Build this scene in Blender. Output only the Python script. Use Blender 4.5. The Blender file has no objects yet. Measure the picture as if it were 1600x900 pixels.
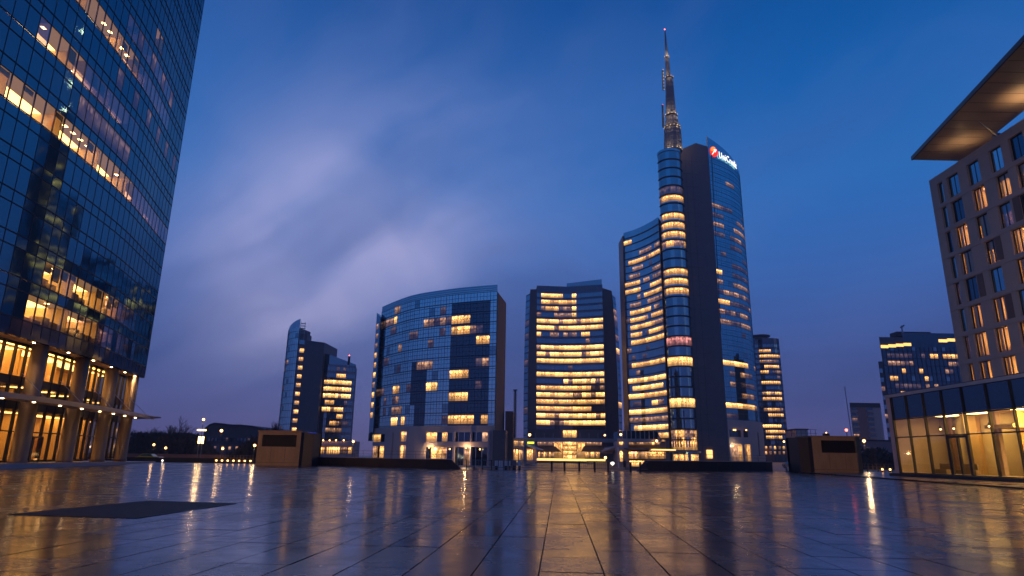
import bpy, bmesh, math, random
from math import sin, cos, pi, radians, atan2, hypot
from mathutils import Vector, Matrix
SC = bpy.context.scene
COL = SC.collection
# ------------------------------------------------------------------ camera
TH = radians(14.7); RO = radians(0.8); EYE = 1.5; FP = 1000.0
Fv = Vector((0, cos(TH), sin(TH))); U0 = Vector((0, -sin(TH), cos(TH))); R0 = Vector((1, 0, 0))
Rv = R0*cos(RO)+U0*sin(RO); Uv = U0*cos(RO)-R0*sin(RO)
cam = bpy.data.cameras.new('camera'); cam.sensor_width = 36; cam.lens = 36*FP/1600
cam.clip_start = .1; cam.clip_end = 6000
co = bpy.data.objects.new('camera', cam); COL.objects.link(co)
m = Matrix((Rv, Uv, -Fv)).transposed().to_4x4(); m.translation = Vector((0, 0, EYE)); co.matrix_world = m
SC.camera = co
def ray(px, py): return Fv*FP+Rv*(px-800)+Uv*(450-py)
def atY(px, py, Y):                       # where a sight line reaches depth Y
    d = ray(px, py); t = Y/d.y; return (d.x*t, Y, EYE+d.z*t)
def proj(x, y, z):
    p = Vector((x, y, z-EYE)); w = p.dot(Fv)
    return (800+FP*p.dot(Rv)/w, 450-FP*p.dot(Uv)/w)
# ------------------------------------------------------------------ world, sun, exposure
SUN_EL, SUN_AZ = radians(-2.0), radians(-55)
W = bpy.data.worlds.new('World'); SC.world = W; W.use_nodes = True
nt = W.node_tree; nt.nodes.clear()
class G:                                  # tiny node helper
    def __init__(s, t): s.t = t
    def n(s, typ, **k):
        x = s.t.nodes.new(typ)
        ins = k.pop('ins', {})
        for a, b in k.items(): setattr(x, a, b)
        for a, b in ins.items():
            if isinstance(b, bpy.types.NodeSocket): s.t.links.new(b, x.inputs[a])
            else: x.inputs[a].default_value = b
        return x
    def m(s, op, a, b=0.0, c=None, clamp=False):
        ins = {0: a, 1: b}
        if c is not None: ins[2] = c
        x = s.n('ShaderNodeMath', operation=op, ins=ins); x.use_clamp = clamp; return x.outputs[0]
    def v(s, op, a, b=(0, 0, 0)):
        x = s.n('ShaderNodeVectorMath', operation=op, ins={0: a})
        if op == 'SCALE':
            if isinstance(b, bpy.types.NodeSocket): s.t.links.new(b, x.inputs[3])
            else: x.inputs[3].default_value = b
        else:
            if isinstance(b, bpy.types.NodeSocket): s.t.links.new(b, x.inputs[1])
            else: x.inputs[1].default_value = b
        return x
    def ramp(s, fac, stops, interp='LINEAR'):
        x = s.n('ShaderNodeValToRGB', ins={0: fac}); cr = x.color_ramp; cr.interpolation = interp
        while len(cr.elements) > 1: cr.elements.remove(cr.elements[-1])
        cr.elements[0].position = stops[0][0]; cr.elements[0].color = c4(stops[0][1])
        for p, c in stops[1:]:
            e = cr.elements.new(p); e.color = c4(c)
        return x.outputs[0]
    def mix(s, f, a, b, bt='MIX'):
        x = s.n('ShaderNodeMix', data_type='RGBA', blend_type=bt)
        for i, val in ((0, f), (6, a), (7, b)):
            if isinstance(val, bpy.types.NodeSocket): s.t.links.new(val, x.inputs[i])
            else: x.inputs[i].default_value = val if i == 0 else c4(val)
        return x.outputs[2]
def c4(c):
    if isinstance(c, (int, float)): return (c, c, c, 1)
    return tuple(c)[:3]+(1,)
def lin(r, g, b): return tuple(((x/255+.055)/1.055)**2.4 if x > 10 else x/255/12.92 for x in (r, g, b))
g = G(nt)
gd = g.v('NORMALIZE', g.n('ShaderNodeTexCoord').outputs['Generated']).outputs[0]
sx = g.n('ShaderNodeSeparateXYZ', ins={0: gd}).outputs
el = g.m('MAXIMUM', sx[2], 0.0)
grad = g.ramp(el, [(0.0, lin(104, 92, 138)), (.05, lin(96, 97, 156)), (.14, lin(78, 100, 170)), (.26, lin(62, 110, 188)),
                   (.38, lin(42, 112, 192)), (.50, lin(18, 98, 178)), (.62, lin(4, 80, 156)), (.78, lin(1, 58, 126)), (1.0, lin(1, 40, 94))])
# long exposure cloud: wisps that fan out from the place on the horizon the wind blows from
VD = ray(-650, 1000).normalized(); E1 = Vector((0, 0, 1)).cross(VD).normalized(); E2 = VD.cross(E1)
def dot(v_): return g.n('ShaderNodeVectorMath', operation='DOT_PRODUCT', ins={0: gd, 1: tuple(v_)}).outputs[1]
ang = g.m('ARCTAN2', dot(E1), dot(E2)); rad = g.m('ARCCOSINE', g.m('MINIMUM', dot(VD), .9999))
warp = g.n('ShaderNodeTexNoise', ins={'Vector': gd, 'Scale': 2.6, 'Detail': 3.0}).outputs[0]
cv = g.n('ShaderNodeCombineXYZ', ins={0: g.m('MULTIPLY_ADD', warp, 1.6, g.m('MULTIPLY', ang, 5.5)), 1: g.m('MULTIPLY', rad, 1.6), 2: 2.2}).outputs[0]
n1 = g.n('ShaderNodeTexNoise', ins={'Vector': cv, 'Scale': 1.25, 'Detail': 4.0, 'Roughness': .48}).outputs[0]
n2 = g.n('ShaderNodeTexNoise', ins={'Vector': gd, 'Scale': 4.2, 'Detail': 3.0, 'Roughness': .45, 'Distortion': .6}).outputs[0]
cl = g.ramp(n1, [(.34, 0.0), (.64, 1.0)], 'EASE'); puff = g.ramp(n2, [(.30, .55), (.66, 1.0)], 'EASE')
def lobe(px, py, k):                       # a bank of cloud lit by the last western light, as a direction in the sky
    return g.m('POWER', g.m('MAXIMUM', dot(ray(px, py).normalized()), 0.0), k)
b1 = lobe(385, 425, 170); b2 = lobe(555, 395, 85); b3 = lobe(680, 290, 34)
bank = g.m('ADD', g.m('ADD', g.m('MULTIPLY', b1, .75), g.m('MULTIPLY', b2, .85)), g.m('MULTIPLY', b3, .14), clamp=True)
amt = g.m('ADD', g.m('MULTIPLY', g.m('MULTIPLY', bank, puff), g.m('MULTIPLY_ADD', cl, .50, .62)), g.m('MULTIPLY', cl, .03), clamp=True)
sky1 = g.mix(amt, grad, lin(196, 194, 240))
dk = g.ramp(g.n('ShaderNodeTexNoise', ins={'Vector': g.v('ADD', cv, (5.3, 1.7, 0)).outputs[0], 'Scale': 1.0, 'Detail': 3.0}).outputs[0], [(.46, 0.0), (.68, 1.0)], 'EASE')
low = g.ramp(el, [(0.0, .5), (.12, 1.0), (.32, .7), (.5, 0.0)])
sky2 = g.mix(g.m('MULTIPLY', g.m('MULTIPLY', dk, low), .38), sky1, lin(56, 74, 132))
nish = g.n('ShaderNodeTexSky', sky_type='NISHITA', sun_disc=False, sun_elevation=SUN_EL, sun_rotation=SUN_AZ, altitude=100, ozone_density=3.0)
bg1 = g.n('ShaderNodeBackground', ins={0: sky2, 1: 1.0})
bg2 = g.n('ShaderNodeBackground', ins={0: nish.outputs[0], 1: 0.05})
ad = g.n('ShaderNodeAddShader', ins={0: bg1.outputs[0], 1: bg2.outputs[0]})
g.n('ShaderNodeOutputWorld', ins={0: ad.outputs[0]})
sl = bpy.data.lights.new('sun', 'SUN'); sl.energy = .03; sl.angle = radians(20); sl.color = (.8, .8, 1.0)
so = bpy.data.objects.new('sun', sl); COL.objects.link(so)
so.rotation_euler = (radians(78), 0, radians(55))
SC.view_settings.view_transform = 'Standard'; SC.view_settings.look = 'None'
SC.view_settings.exposure = 0; SC.view_settings.gamma = 1
SC.cycles.use_denoising = True
SC.cycles.max_bounces = 7; SC.cycles.transparent_max_bounces = 12
SC.cycles.sample_clamp_indirect = 6
rnd = random.Random(7)
# ------------------------------------------------------------------ materials
MT = {}
def pbr(name, col, rough=.6, metal=0., var=.18, scale=.6, bump=0., bscale=8., emit=None, es=0., coat=0., stretch=None):
    mt = bpy.data.materials.new(name); mt.use_nodes = True; t = mt.node_tree; t.nodes.clear(); h = G(t)
    pos = h.n('ShaderNodeNewGeometry').outputs[0]
    p2 = h.v('MULTIPLY', pos, stretch).outputs[0] if stretch else pos
    nz = h.n('ShaderNodeTexNoise', ins={'Vector': p2, 'Scale': scale, 'Detail': 5.0, 'Roughness': .6}).outputs[0]
    f = h.m('MULTIPLY_ADD', nz, 2*var, 1-var)
    c = h.v('SCALE', tuple(col[:3]), f).outputs[0]
    b = h.n('ShaderNodeBsdfPrincipled', ins={'Base Color': c, 'Roughness': h.m('MULTIPLY_ADD', nz, .25*rough, rough*.87, clamp=True), 'Metallic': metal, 'Coat Weight': coat})
    if emit: b.inputs['Emission Color'].default_value = c4(emit); b.inputs['Emission Strength'].default_value = es
    if bump:
        bn = h.n('ShaderNodeTexNoise', ins={'Vector': p2, 'Scale': bscale, 'Detail': 3.0}).outputs[0]
        t.links.new(h.n('ShaderNodeBump', ins={'Height': bn, 'Strength': bump, 'Distance': .02}).outputs[0], b.inputs['Normal'])
    h.n('ShaderNodeOutputMaterial', ins={0: b.outputs[0]})
    MT[name] = mt; return mt
def glass(name, tint, rough=.05, base=(.01, .014, .02), fmin=.35, emit=None, es=0., wob=.012, pattern=None, split=.5):
    """coated facade glass: mirror share rises at grazing angles; lit ones show a room pattern that gives off light"""
    mt = bpy.data.materials.new(name); mt.use_nodes = True; t = mt.node_tree; t.nodes.clear(); h = G(t)
    geo = h.n('ShaderNodeNewGeometry'); pos = geo.outputs[0]
    # every pane sits a little out of true, so reflections break from pane to pane
    oi = h.n('ShaderNodeObjectInfo').outputs['Random']
    isl = geo.outputs['Random Per Island']
    wn = h.n('ShaderNodeTexWhiteNoise', noise_dimensions='2D', ins={'Vector': h.n('ShaderNodeCombineXYZ', ins={0: oi, 1: isl}).outputs[0]}).outputs['Color']
    wav = h.n('ShaderNodeTexNoise', ins={'Vector': pos, 'Scale': .35, 'Detail': 2.0}).outputs['Color']
    off = h.v('ADD', h.v('SCALE', h.v('SUBTRACT', wn, (.5, .5, .5)).outputs[0], wob).outputs[0],
              h.v('SCALE', h.v('SUBTRACT', wav, (.5, .5, .5)).outputs[0], wob*2.2).outputs[0]).outputs[0]
    nrm = h.v('NORMALIZE', h.v('ADD', geo.outputs['Normal'], off).outputs[0]).outputs[0]
    gl = h.n('ShaderNodeBsdfAnisotropic', ins={'Color': c4(tint), 'Roughness': rough, 'Normal': nrm}).outputs[0]
    fr = h.n('ShaderNodeFresnel', ins={'IOR': 1.5}).outputs[0]
    f = h.m('ADD', h.m('MULTIPLY', fr, 1-fmin), fmin, clamp=True)
    di = h.n('ShaderNodeBsdfDiffuse', ins={'Color': c4(base)}).outputs[0]
    if pattern:                              # a lit office seen through the pane: ceiling lights, back wall, things on desks
        gen = h.n('ShaderNodeTexCoord').outputs['Generated']; gs = h.n('ShaderNodeSeparateXYZ', ins={0: gen}).outputs
        u = gs[2]
        a = h.n('ShaderNodeTexNoise', ins={'Vector': h.v('MULTIPLY', pos, (1, 1, .8)).outputs[0], 'Scale': pattern, 'Detail': 3.0, 'Roughness': .6}).outputs[0]
        b = h.n('ShaderNodeTexNoise', ins={'Vector': h.v('MULTIPLY', pos, (2.1, 2.1, .15)).outputs[0], 'Scale': 1.0, 'Detail': 1.0}).outputs[0]
        ws = h.n('ShaderNodeSeparateColor', ins={0: wn}).outputs
        rnb = h.m('MULTIPLY_ADD', ws[0], .8, .5)
        top = h.ramp(u, [(.62, 0.), (.72, 1.), (.86, 1.), (.92, 0.)])
        lowr = h.ramp(u, [(.20, 1.), (.50, 0.)])
        strip = h.m('MULTIPLY', top, h.ramp(b, [(.46, 0.), (.56, 1.6)]))
        desk = h.m('MULTIPLY', lowr, h.ramp(a, [(.42, 0.), (.55, .8)]))
        k = h.m('ADD', h.m('MULTIPLY', h.m('SUBTRACT', 1.0, desk), h.ramp(a, [(.38, .18), (.50, .6), (.62, 1.4)])), strip)
        k = h.m('MULTIPLY', k, rnb)
        colr = h.mix(h.ramp(a, [(.35, 0.), (.7, 1.)]), tuple(x*y for x, y in zip(emit, (1, .8, .6))), emit)
        em = h.n('ShaderNodeEmission', ins={0: colr, 1: h.m('MULTIPLY', k, es)}).outputs[0]
        di = h.n('ShaderNodeAddShader', ins={0: di, 1: em}).outputs[0]
    elif emit:
        em = h.n('ShaderNodeEmission', ins={0: c4(emit), 1: es}).outputs[0]
        di = h.n('ShaderNodeAddShader', ins={0: di, 1: em}).outputs[0]
    mx = h.n('ShaderNodeMixShader', ins={0: f, 1: di, 2: gl}).outputs[0]
    h.n('ShaderNodeOutputMaterial', ins={0: mx}); MT[name] = mt; return mt
def clear_glass(name, tint=(.85, .8, .7), refl=.10, wob=.01):
    mt = bpy.data.materials.new(name); mt.use_nodes = True; t = mt.node_tree; t.nodes.clear(); h = G(t)
    geo = h.n('ShaderNodeNewGeometry')
    oi = h.n('ShaderNodeObjectInfo').outputs['Random']
    wn = h.n('ShaderNodeTexWhiteNoise', noise_dimensions='1D', ins={'W': oi}).outputs['Color']
    wav = h.n('ShaderNodeTexNoise', ins={'Vector': geo.outputs[0], 'Scale': .4, 'Detail': 2.0}).outputs['Color']
    off = h.v('ADD', h.v('SCALE', h.v('SUBTRACT', wn, (.5, .5, .5)).outputs[0], wob).outputs[0],
              h.v('SCALE', h.v('SUBTRACT', wav, (.5, .5, .5)).outputs[0], wob*2).outputs[0]).outputs[0]
    nrm = h.v('NORMALIZE', h.v('ADD', geo.outputs['Normal'], off).outputs[0]).outputs[0]
    fr = h.m('POWER', h.n('ShaderNodeLayerWeight', ins={'Blend': .5}).outputs['Facing'], 4.5)
    f = h.m('ADD', h.m('MULTIPLY', fr, .6), refl, clamp=True)
    tr = h.n('ShaderNodeBsdfTransparent', ins={0: c4(tint)}).outputs[0]
    gl = h.n('ShaderNodeBsdfAnisotropic', ins={'Color': c4((.8, .85, .95)), 'Roughness': .03, 'Normal': nrm}).outputs[0]
    h.n('ShaderNodeOutputMaterial', ins={0: h.n('ShaderNodeMixShader', ins={0: f, 1: tr, 2: gl}).outputs[0]}); MT[name] = mt; return mt
def emis(name, col, s):
    mt = bpy.data.materials.new(name); mt.use_nodes = True; t = mt.node_tree; t.nodes.clear(); h = G(t)
    h.n('ShaderNodeOutputMaterial', ins={0: h.n('ShaderNodeEmission', ins={0: c4(col), 1: s}).outputs[0]}); MT[name] = mt; return mt
WARM = (1.0, .52, .16)
pbr('stone', (.44, .35, .34), .65, var=.12, scale=.5, bump=.2)
pbr('concrete', (.25, .17, .09), .75, var=.45, scale=1.1, bump=.4, stretch=(1, 1, .35))
pbr('dark_core', (.10, .078, .085), .5, var=.2, scale=.08)
pbr('core_panel', (.115, .09, .095), .45, var=.25, scale=.3)
pbr('brick', (.42, .17, .09), .8, var=.25, scale=3., bump=.3)
pbr('terracotta', (.26, .11, .07), .8, var=.3, scale=.8)
pbr('frame', (.03, .032, .036), .4, metal=.6)
pbr('frame_light', (.35, .35, .36), .4, metal=.4)
pbr('mullion', (.02, .022, .03), .45, metal=.3)
pbr('slab_edge', (.02, .02, .026), .5)
pbr('steel', (.35, .34, .33), .3, metal=.9)
pbr('column_metal', (.18, .12, .08), .5, metal=.25, var=.2, scale=.7, stretch=(1, 1, .1))
pbr('dark_metal', (.03, .03, .035), .5, metal=.3)
pbr('parapet', (.022, .02, .024), .55)
pbr('white_paint', (.7, .7, .72), .5)
pbr('rail', (.16, .16, .18), .35, metal=.7)
pbr('hotel_stone', (.44, .34, .28), .7, var=.14, scale=.4, bump=.2)
pbr('hotel_brown', (.16, .09, .065), .6)
pbr('canopy_wood', (.42, .32, .24), .55, var=.2, scale=.4, stretch=(1, 6, 1))
pbr('room_wall', (.72, .58, .36), .8)
pbr('room_orange', (.74, .50, .22), .8)
pbr('room_floor', (.22, .17, .12), .6)
pbr('desk', (.30, .22, .15), .6)
pbr('curtain', (.72, .62, .34), .9, var=.35, scale=3., stretch=(4, 4, .1))
pbr('asphalt', (.035, .036, .042), .35, var=.3, scale=.5, bump=.2)
pbr('pavement', (.12, .11, .12), .35, var=.2, scale=.6)
pbr('bark', (.045, .038, .036), .9)
pbr('roof_dark', (.05, .045, .05), .7)
pbr('hall_wall', (.10, .075, .085), .8)
pbr('plaster', (.52, .38, .36), .8, var=.15, scale=.3)
pbr('plaster_red', (.34, .17, .16), .8, var=.15, scale=.3)
pbr('tyre', (.02, .02, .02), .8)
pbr('paint_yellow', (.75, .45, .04), .3, coat=.6); pbr('paint_dark', (.03, .035, .05), .3, coat=.6); pbr('paint_silver', (.4, .4, .42), .3, metal=.6)
pbr('skin', (.35, .2, .14), .6); pbr('coat_dark', (.015, .015, .02), .8); pbr('trouser', (.02, .02, .03), .8)
pbr('leaf_yellow', (.6, .36, .05), .5)
pbr('joint', (.02, .019, .02), .6)
pbr('mat_rubber', (.010, .010, .013), .68, var=.2, scale=3, bump=.3, bscale=30)
glass('sky_glass', (.50, .78, .86), fmin=.68)
glass('sky_glass_b', (.54, .92, .97), fmin=.82)
glass('deep_glass', (.34, .60, .70), fmin=.60)
glass('tower_glass', (.24, .48, .56), fmin=.48)
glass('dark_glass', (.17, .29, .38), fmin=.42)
glass('teal_glass', (.26, .68, .82), fmin=.70)
glass('spandrel', (.36, .44, .52), fmin=.5, rough=.09)
glass('spandrel_dark', (.26, .30, .38), fmin=.42, rough=.1)
glass('lit', (.3, .35, .45), emit=WARM, es=2.3, pattern=3.4, fmin=.12)
glass('lit_b', (.3, .35, .45), emit=(1., .56, .18), es=3.6, pattern=3.4, fmin=.12)
glass('dim', (.34, .42, .55), emit=(1., .54, .26), es=.80, pattern=.7, fmin=.3)
glass('faint', (.36, .44, .56), emit=(.9, .52, .36), es=.16, pattern=.4, fmin=.34)
glass('pink', (.3, .3, .4), emit=(1., .38, .34), es=1.1, pattern=.6, fmin=.2)
clear_glass('clear', (.88, .8, .66), .10)
clear_glass('clear_blue', (.55, .5, .5), .26)
clear_glass('pav_clear', (.8, .76, .62), .07)
emis('lamp_warm', (1., .46, .13), 9); emis('lamp_white', (1., .85, .65), 12); emis('lamp_red', (1., .12, .08), 9)
emis('ceiling_strip', (1., .58, .16), 22.); emis('ceiling_soft', (1., .62, .24), 8.); emis('ceiling_glow_beige', (1., .60, .32), .42); emis('ceiling_glow_mauve', (.9, .52, .46), .16); emis('spire_lamp', (1., .66, .32), 3.)
emis('pav_light', (1., .62, .22), 62.); emis('pav_light_low', (1., .70, .32), 17.)
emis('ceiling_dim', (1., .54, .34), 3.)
emis('room_lamp', (1., .62, .26), 30)
emis('shop_glow', (1., .55, .17), 2.2); emis('sign_white', (1, .97, .95), 1.5); emis('sign_red', (1., .03, .015), 1.6); emis('sign_orange', (1., .22, .03), 1.8)
emis('neon_green', (.75, .8, .05), 2.0)
emis('lantern_panel', (1., .62, .22), 7.)
emis('band_light', (1., .50, .13), 2.2)
emis('blue_light', (.05, .1, 1.), 1.6)
# ------------------------------------------------------------------ mesh helpers
class MB:
    def __init__(s): s.v = []; s.f = []
    def poly(s, pts): i = len(s.v); s.v += [tuple(p) for p in pts]; s.f.append(tuple(range(i, i+len(pts)))); return s
    def hexa(s, p):   # 8 pts: bottom 4 ccw, top 4 ccw
        i = len(s.v); s.v += [tuple(q) for q in p]
        for f in ((3, 2, 1, 0), (4, 5, 6, 7), (0, 1, 5, 4), (1, 2, 6, 5), (2, 3, 7, 6), (3, 0, 4, 7)): s.f.append(tuple(i+k for k in f))
        return s
    def box(s, x0, x1, y0, y1, z0, z1):
        if x0 > x1: x0, x1 = x1, x0
        if y0 > y1: y0, y1 = y1, y0
        return s.hexa([(x0, y0, z0), (x1, y0, z0), (x1, y1, z0), (x0, y1, z0), (x0, y0, z1), (x1, y0, z1), (x1, y1, z1), (x0, y1, z1)])
    def prism(s, pl, z0, z1):
        n = len(pl); i = len(s.v); a = sum(pl[k][0]*pl[(k+1) % n][1]-pl[(k+1) % n][0]*pl[k][1] for k in range(n))
        if a < 0: pl = pl[::-1]; 
        zt = z1 if isinstance(z1, (list, tuple)) else [z1]*n
        if a < 0 and isinstance(z1, (list, tuple)): zt = zt[::-1]
        s.v += [(p[0], p[1], z0) for p in pl]+[(p[0], p[1], z) for p, z in zip(pl, zt)]
        s.f.append(tuple(i+n-1-k for k in range(n))); s.f.append(tuple(i+n+k for k in range(n)))
        for k in range(n): s.f.append((i+k, i+(k+1) % n, i+n+(k+1) % n, i+n+k))
        return s
    def strip(s, pl, z0, z1, o0, o1):     # thin wall along a plan line, o0/o1 = offsets outward
        zz = z1 if isinstance(z1, (list, tuple)) else [z1]*len(pl)
        N = norms(pl)
        for k in range(len(pl)-1):
            a, b = pl[k], pl[k+1]; na, nb = N[k], N[k+1]
            q = [(a[0]+na[0]*o1, a[1]+na[1]*o1), (b[0]+nb[0]*o1, b[1]+nb[1]*o1), (b[0]+nb[0]*o0, b[1]+nb[1]*o0), (a[0]+na[0]*o0, a[1]+na[1]*o0)]
            s.hexa([(p[0], p[1], z0) for p in q]+[(q[0][0], q[0][1], zz[k]), (q[1][0], q[1][1], zz[k+1]), (q[2][0], q[2][1], zz[k+1]), (q[3][0], q[3][1], zz[k])])
        return s
    def tube(s, a, b, r0, r1=None, n=6):
        r1 = r0 if r1 is None else r1
        a = Vector(a); b = Vector(b); d = (b-a).normalized(); u = d.orthogonal().normalized(); w = d.cross(u); i = len(s.v)
        for c, r in ((a, r0), (b, r1)):
            for k in range(n): t = 2*pi*k/n; s.v.append(tuple(c+u*cos(t)*r+w*sin(t)*r))
        for k in range(n): s.f.append((i+k, i+(k+1) % n, i+n+(k+1) % n, i+n+k))
        s.f.append(tuple(i+n-1-k for k in range(n))); s.f.append(tuple(i+n+k for k in range(n)))
        return s
    def lathe(s, cx, cy, prof, n=16, ring=None):
        i = len(s.v); R = len(prof)
        for r, z in prof:
            for k in range(n): t = 2*pi*k/n; s.v.append((cx+cos(t)*r, cy+sin(t)*r, z))
        for j in range(R-1):
            for k in range(n): s.f.append((i+j*n+k, i+j*n+(k+1) % n, i+(j+1)*n+(k+1) % n, i+(j+1)*n+k))
        s.f.append(tuple(i+n-1-k for k in range(n))); s.f.append(tuple(i+(R-1)*n+k for k in range(n)))
        return s
    def ball(s, c, r, n=8):
        prof = [(max(.001, r*sin(pi*j/6)), c[2]-r*cos(pi*j/6)) for j in range(7)]
        return s.lathe(c[0], c[1], prof, n)
    def mesh(s, name, mat):
        me = bpy.data.meshes.new(name); me.from_pydata(s.v, [], s.f); me.validate()
        me.materials.append(MT[mat] if isinstance(mat, str) else mat); return me
    def ob(s, name, mat, parent=None, kind=None, smooth=False, label=None):
        me = s.mesh(name, mat)
        if smooth: me.polygons.foreach_set('use_smooth', [True]*len(me.polygons))
        return link(name, me, parent, kind=kind, label=label)
def wloc(o):
    v = Vector((0, 0, 0))
    while o: v += o.location; o = o.parent
    return v
def link(name, me, parent=None, loc=(0, 0, 0), rot=None, kind=None, label=None):
    o = bpy.data.objects.new(name, me); COL.objects.link(o)
    if parent: o.parent = parent; o.location = Vector(loc)-wloc(parent)
    else: o.location = loc
    if rot: o.rotation_euler = rot
    if kind: o['kind'] = kind
    if label: o['label'] = label
    return o
def thing(name, label, cat, loc=(0, 0, 0), group=None):
    o = bpy.data.objects.new(name, None); COL.objects.link(o); o.location = loc; o.empty_display_size = .5
    o['label'] = label; o['category'] = cat
    if group: o['group'] = group
    return o
def tag(o, label, cat, group=None):
    o['label'] = label; o['category'] = cat
    if group: o['group'] = group
    return o
def copy_tree(o, parent=None):
    c = o.copy(); COL.objects.link(c)
    if parent: c.parent = parent
    for ch in o.children: copy_tree(ch, c)
    return c
def norms(pl):                             # outward normals (right hand side of the direction of travel)
    out = []
    for k in range(len(pl)):
        a = pl[max(0, k-1)]; b = pl[min(len(pl)-1, k+1)]; dx, dy = b[0]-a[0], b[1]-a[1]; L = hypot(dx, dy) or 1
        out.append((dy/L, -dx/L))
    return out
def offs(pl, o): return [(p[0]+n[0]*o, p[1]+n[1]*o) for p, n in zip(pl, norms(pl))]
def smooth_line(pts, sub=6):               # Catmull-Rom through plan points
    P = [tuple(2*a-b for a, b in zip(pts[0], pts[1]))]+list(pts)+[tuple(2*a-b for a, b in zip(pts[-1], pts[-2]))]
    out = []
    for i in range(1, len(P)-2):
        for k in range(sub):
            t = k/sub; p0, p1, p2, p3 = P[i-1:i+3]
            out.append(tuple(.5*((2*p1[j])+(-p0[j]+p2[j])*t+(2*p0[j]-5*p1[j]+4*p2[j]-p3[j])*t*t+(-p0[j]+3*p1[j]-3*p2[j]+p3[j])*t**3) for j in (0, 1)))
    out.append(tuple(pts[-1])); return out
def resample(pl, n):
    L = [0]
    for a, b in zip(pl, pl[1:]): L.append(L[-1]+hypot(b[0]-a[0], b[1]-a[1]))
    out = []
    for k in range(n+1):
        s = L[-1]*k/n; out.append(point_at(pl, L, s))
    return out
def lens(pl):
    L = [0]
    for a, b in zip(pl, pl[1:]): L.append(L[-1]+hypot(b[0]-a[0], b[1]-a[1]))
    return L
def point_at(pl, L, s):
    s = max(0, min(s, L[-1]))
    for i in range(len(pl)-1):
        if s <= L[i+1]+1e-9:
            t = (s-L[i])/max(1e-9, L[i+1]-L[i]); return (pl[i][0]+(pl[i+1][0]-pl[i][0])*t, pl[i][1]+(pl[i+1][1]-pl[i][1])*t)
    return tuple(pl[-1])
PM = {}; fr_ = random.Random(99)
def pane(parent, name, a, b, z0, z1, mat, gap=.05, th=.08, off=0.):   # one glass pane between two plan points; alike ones share a mesh
    w = round(hypot(b[0]-a[0], b[1]-a[1])-2*gap, 2); hh = round(z1-z0, 2)
    key = (name, w, hh, mat, th)
    if key not in PM: PM[key] = MB().box(-w/2, w/2, -th/2, th/2, 0, hh).mesh(name, mat)
    an = atan2(b[1]-a[1], b[0]-a[0]); nx, ny = sin(an), -cos(an)
    return link(name, PM[key], parent, ((a[0]+b[0])/2+nx*off, (a[1]+b[1])/2+ny*off, z0), (0, 0, an))
def level_at(px, py, lit, default):
    for x0, y0, x1, y1, m_ in lit:
        if x0 <= px <= x1 and y0 <= py <= y1: return m_
    return default
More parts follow.
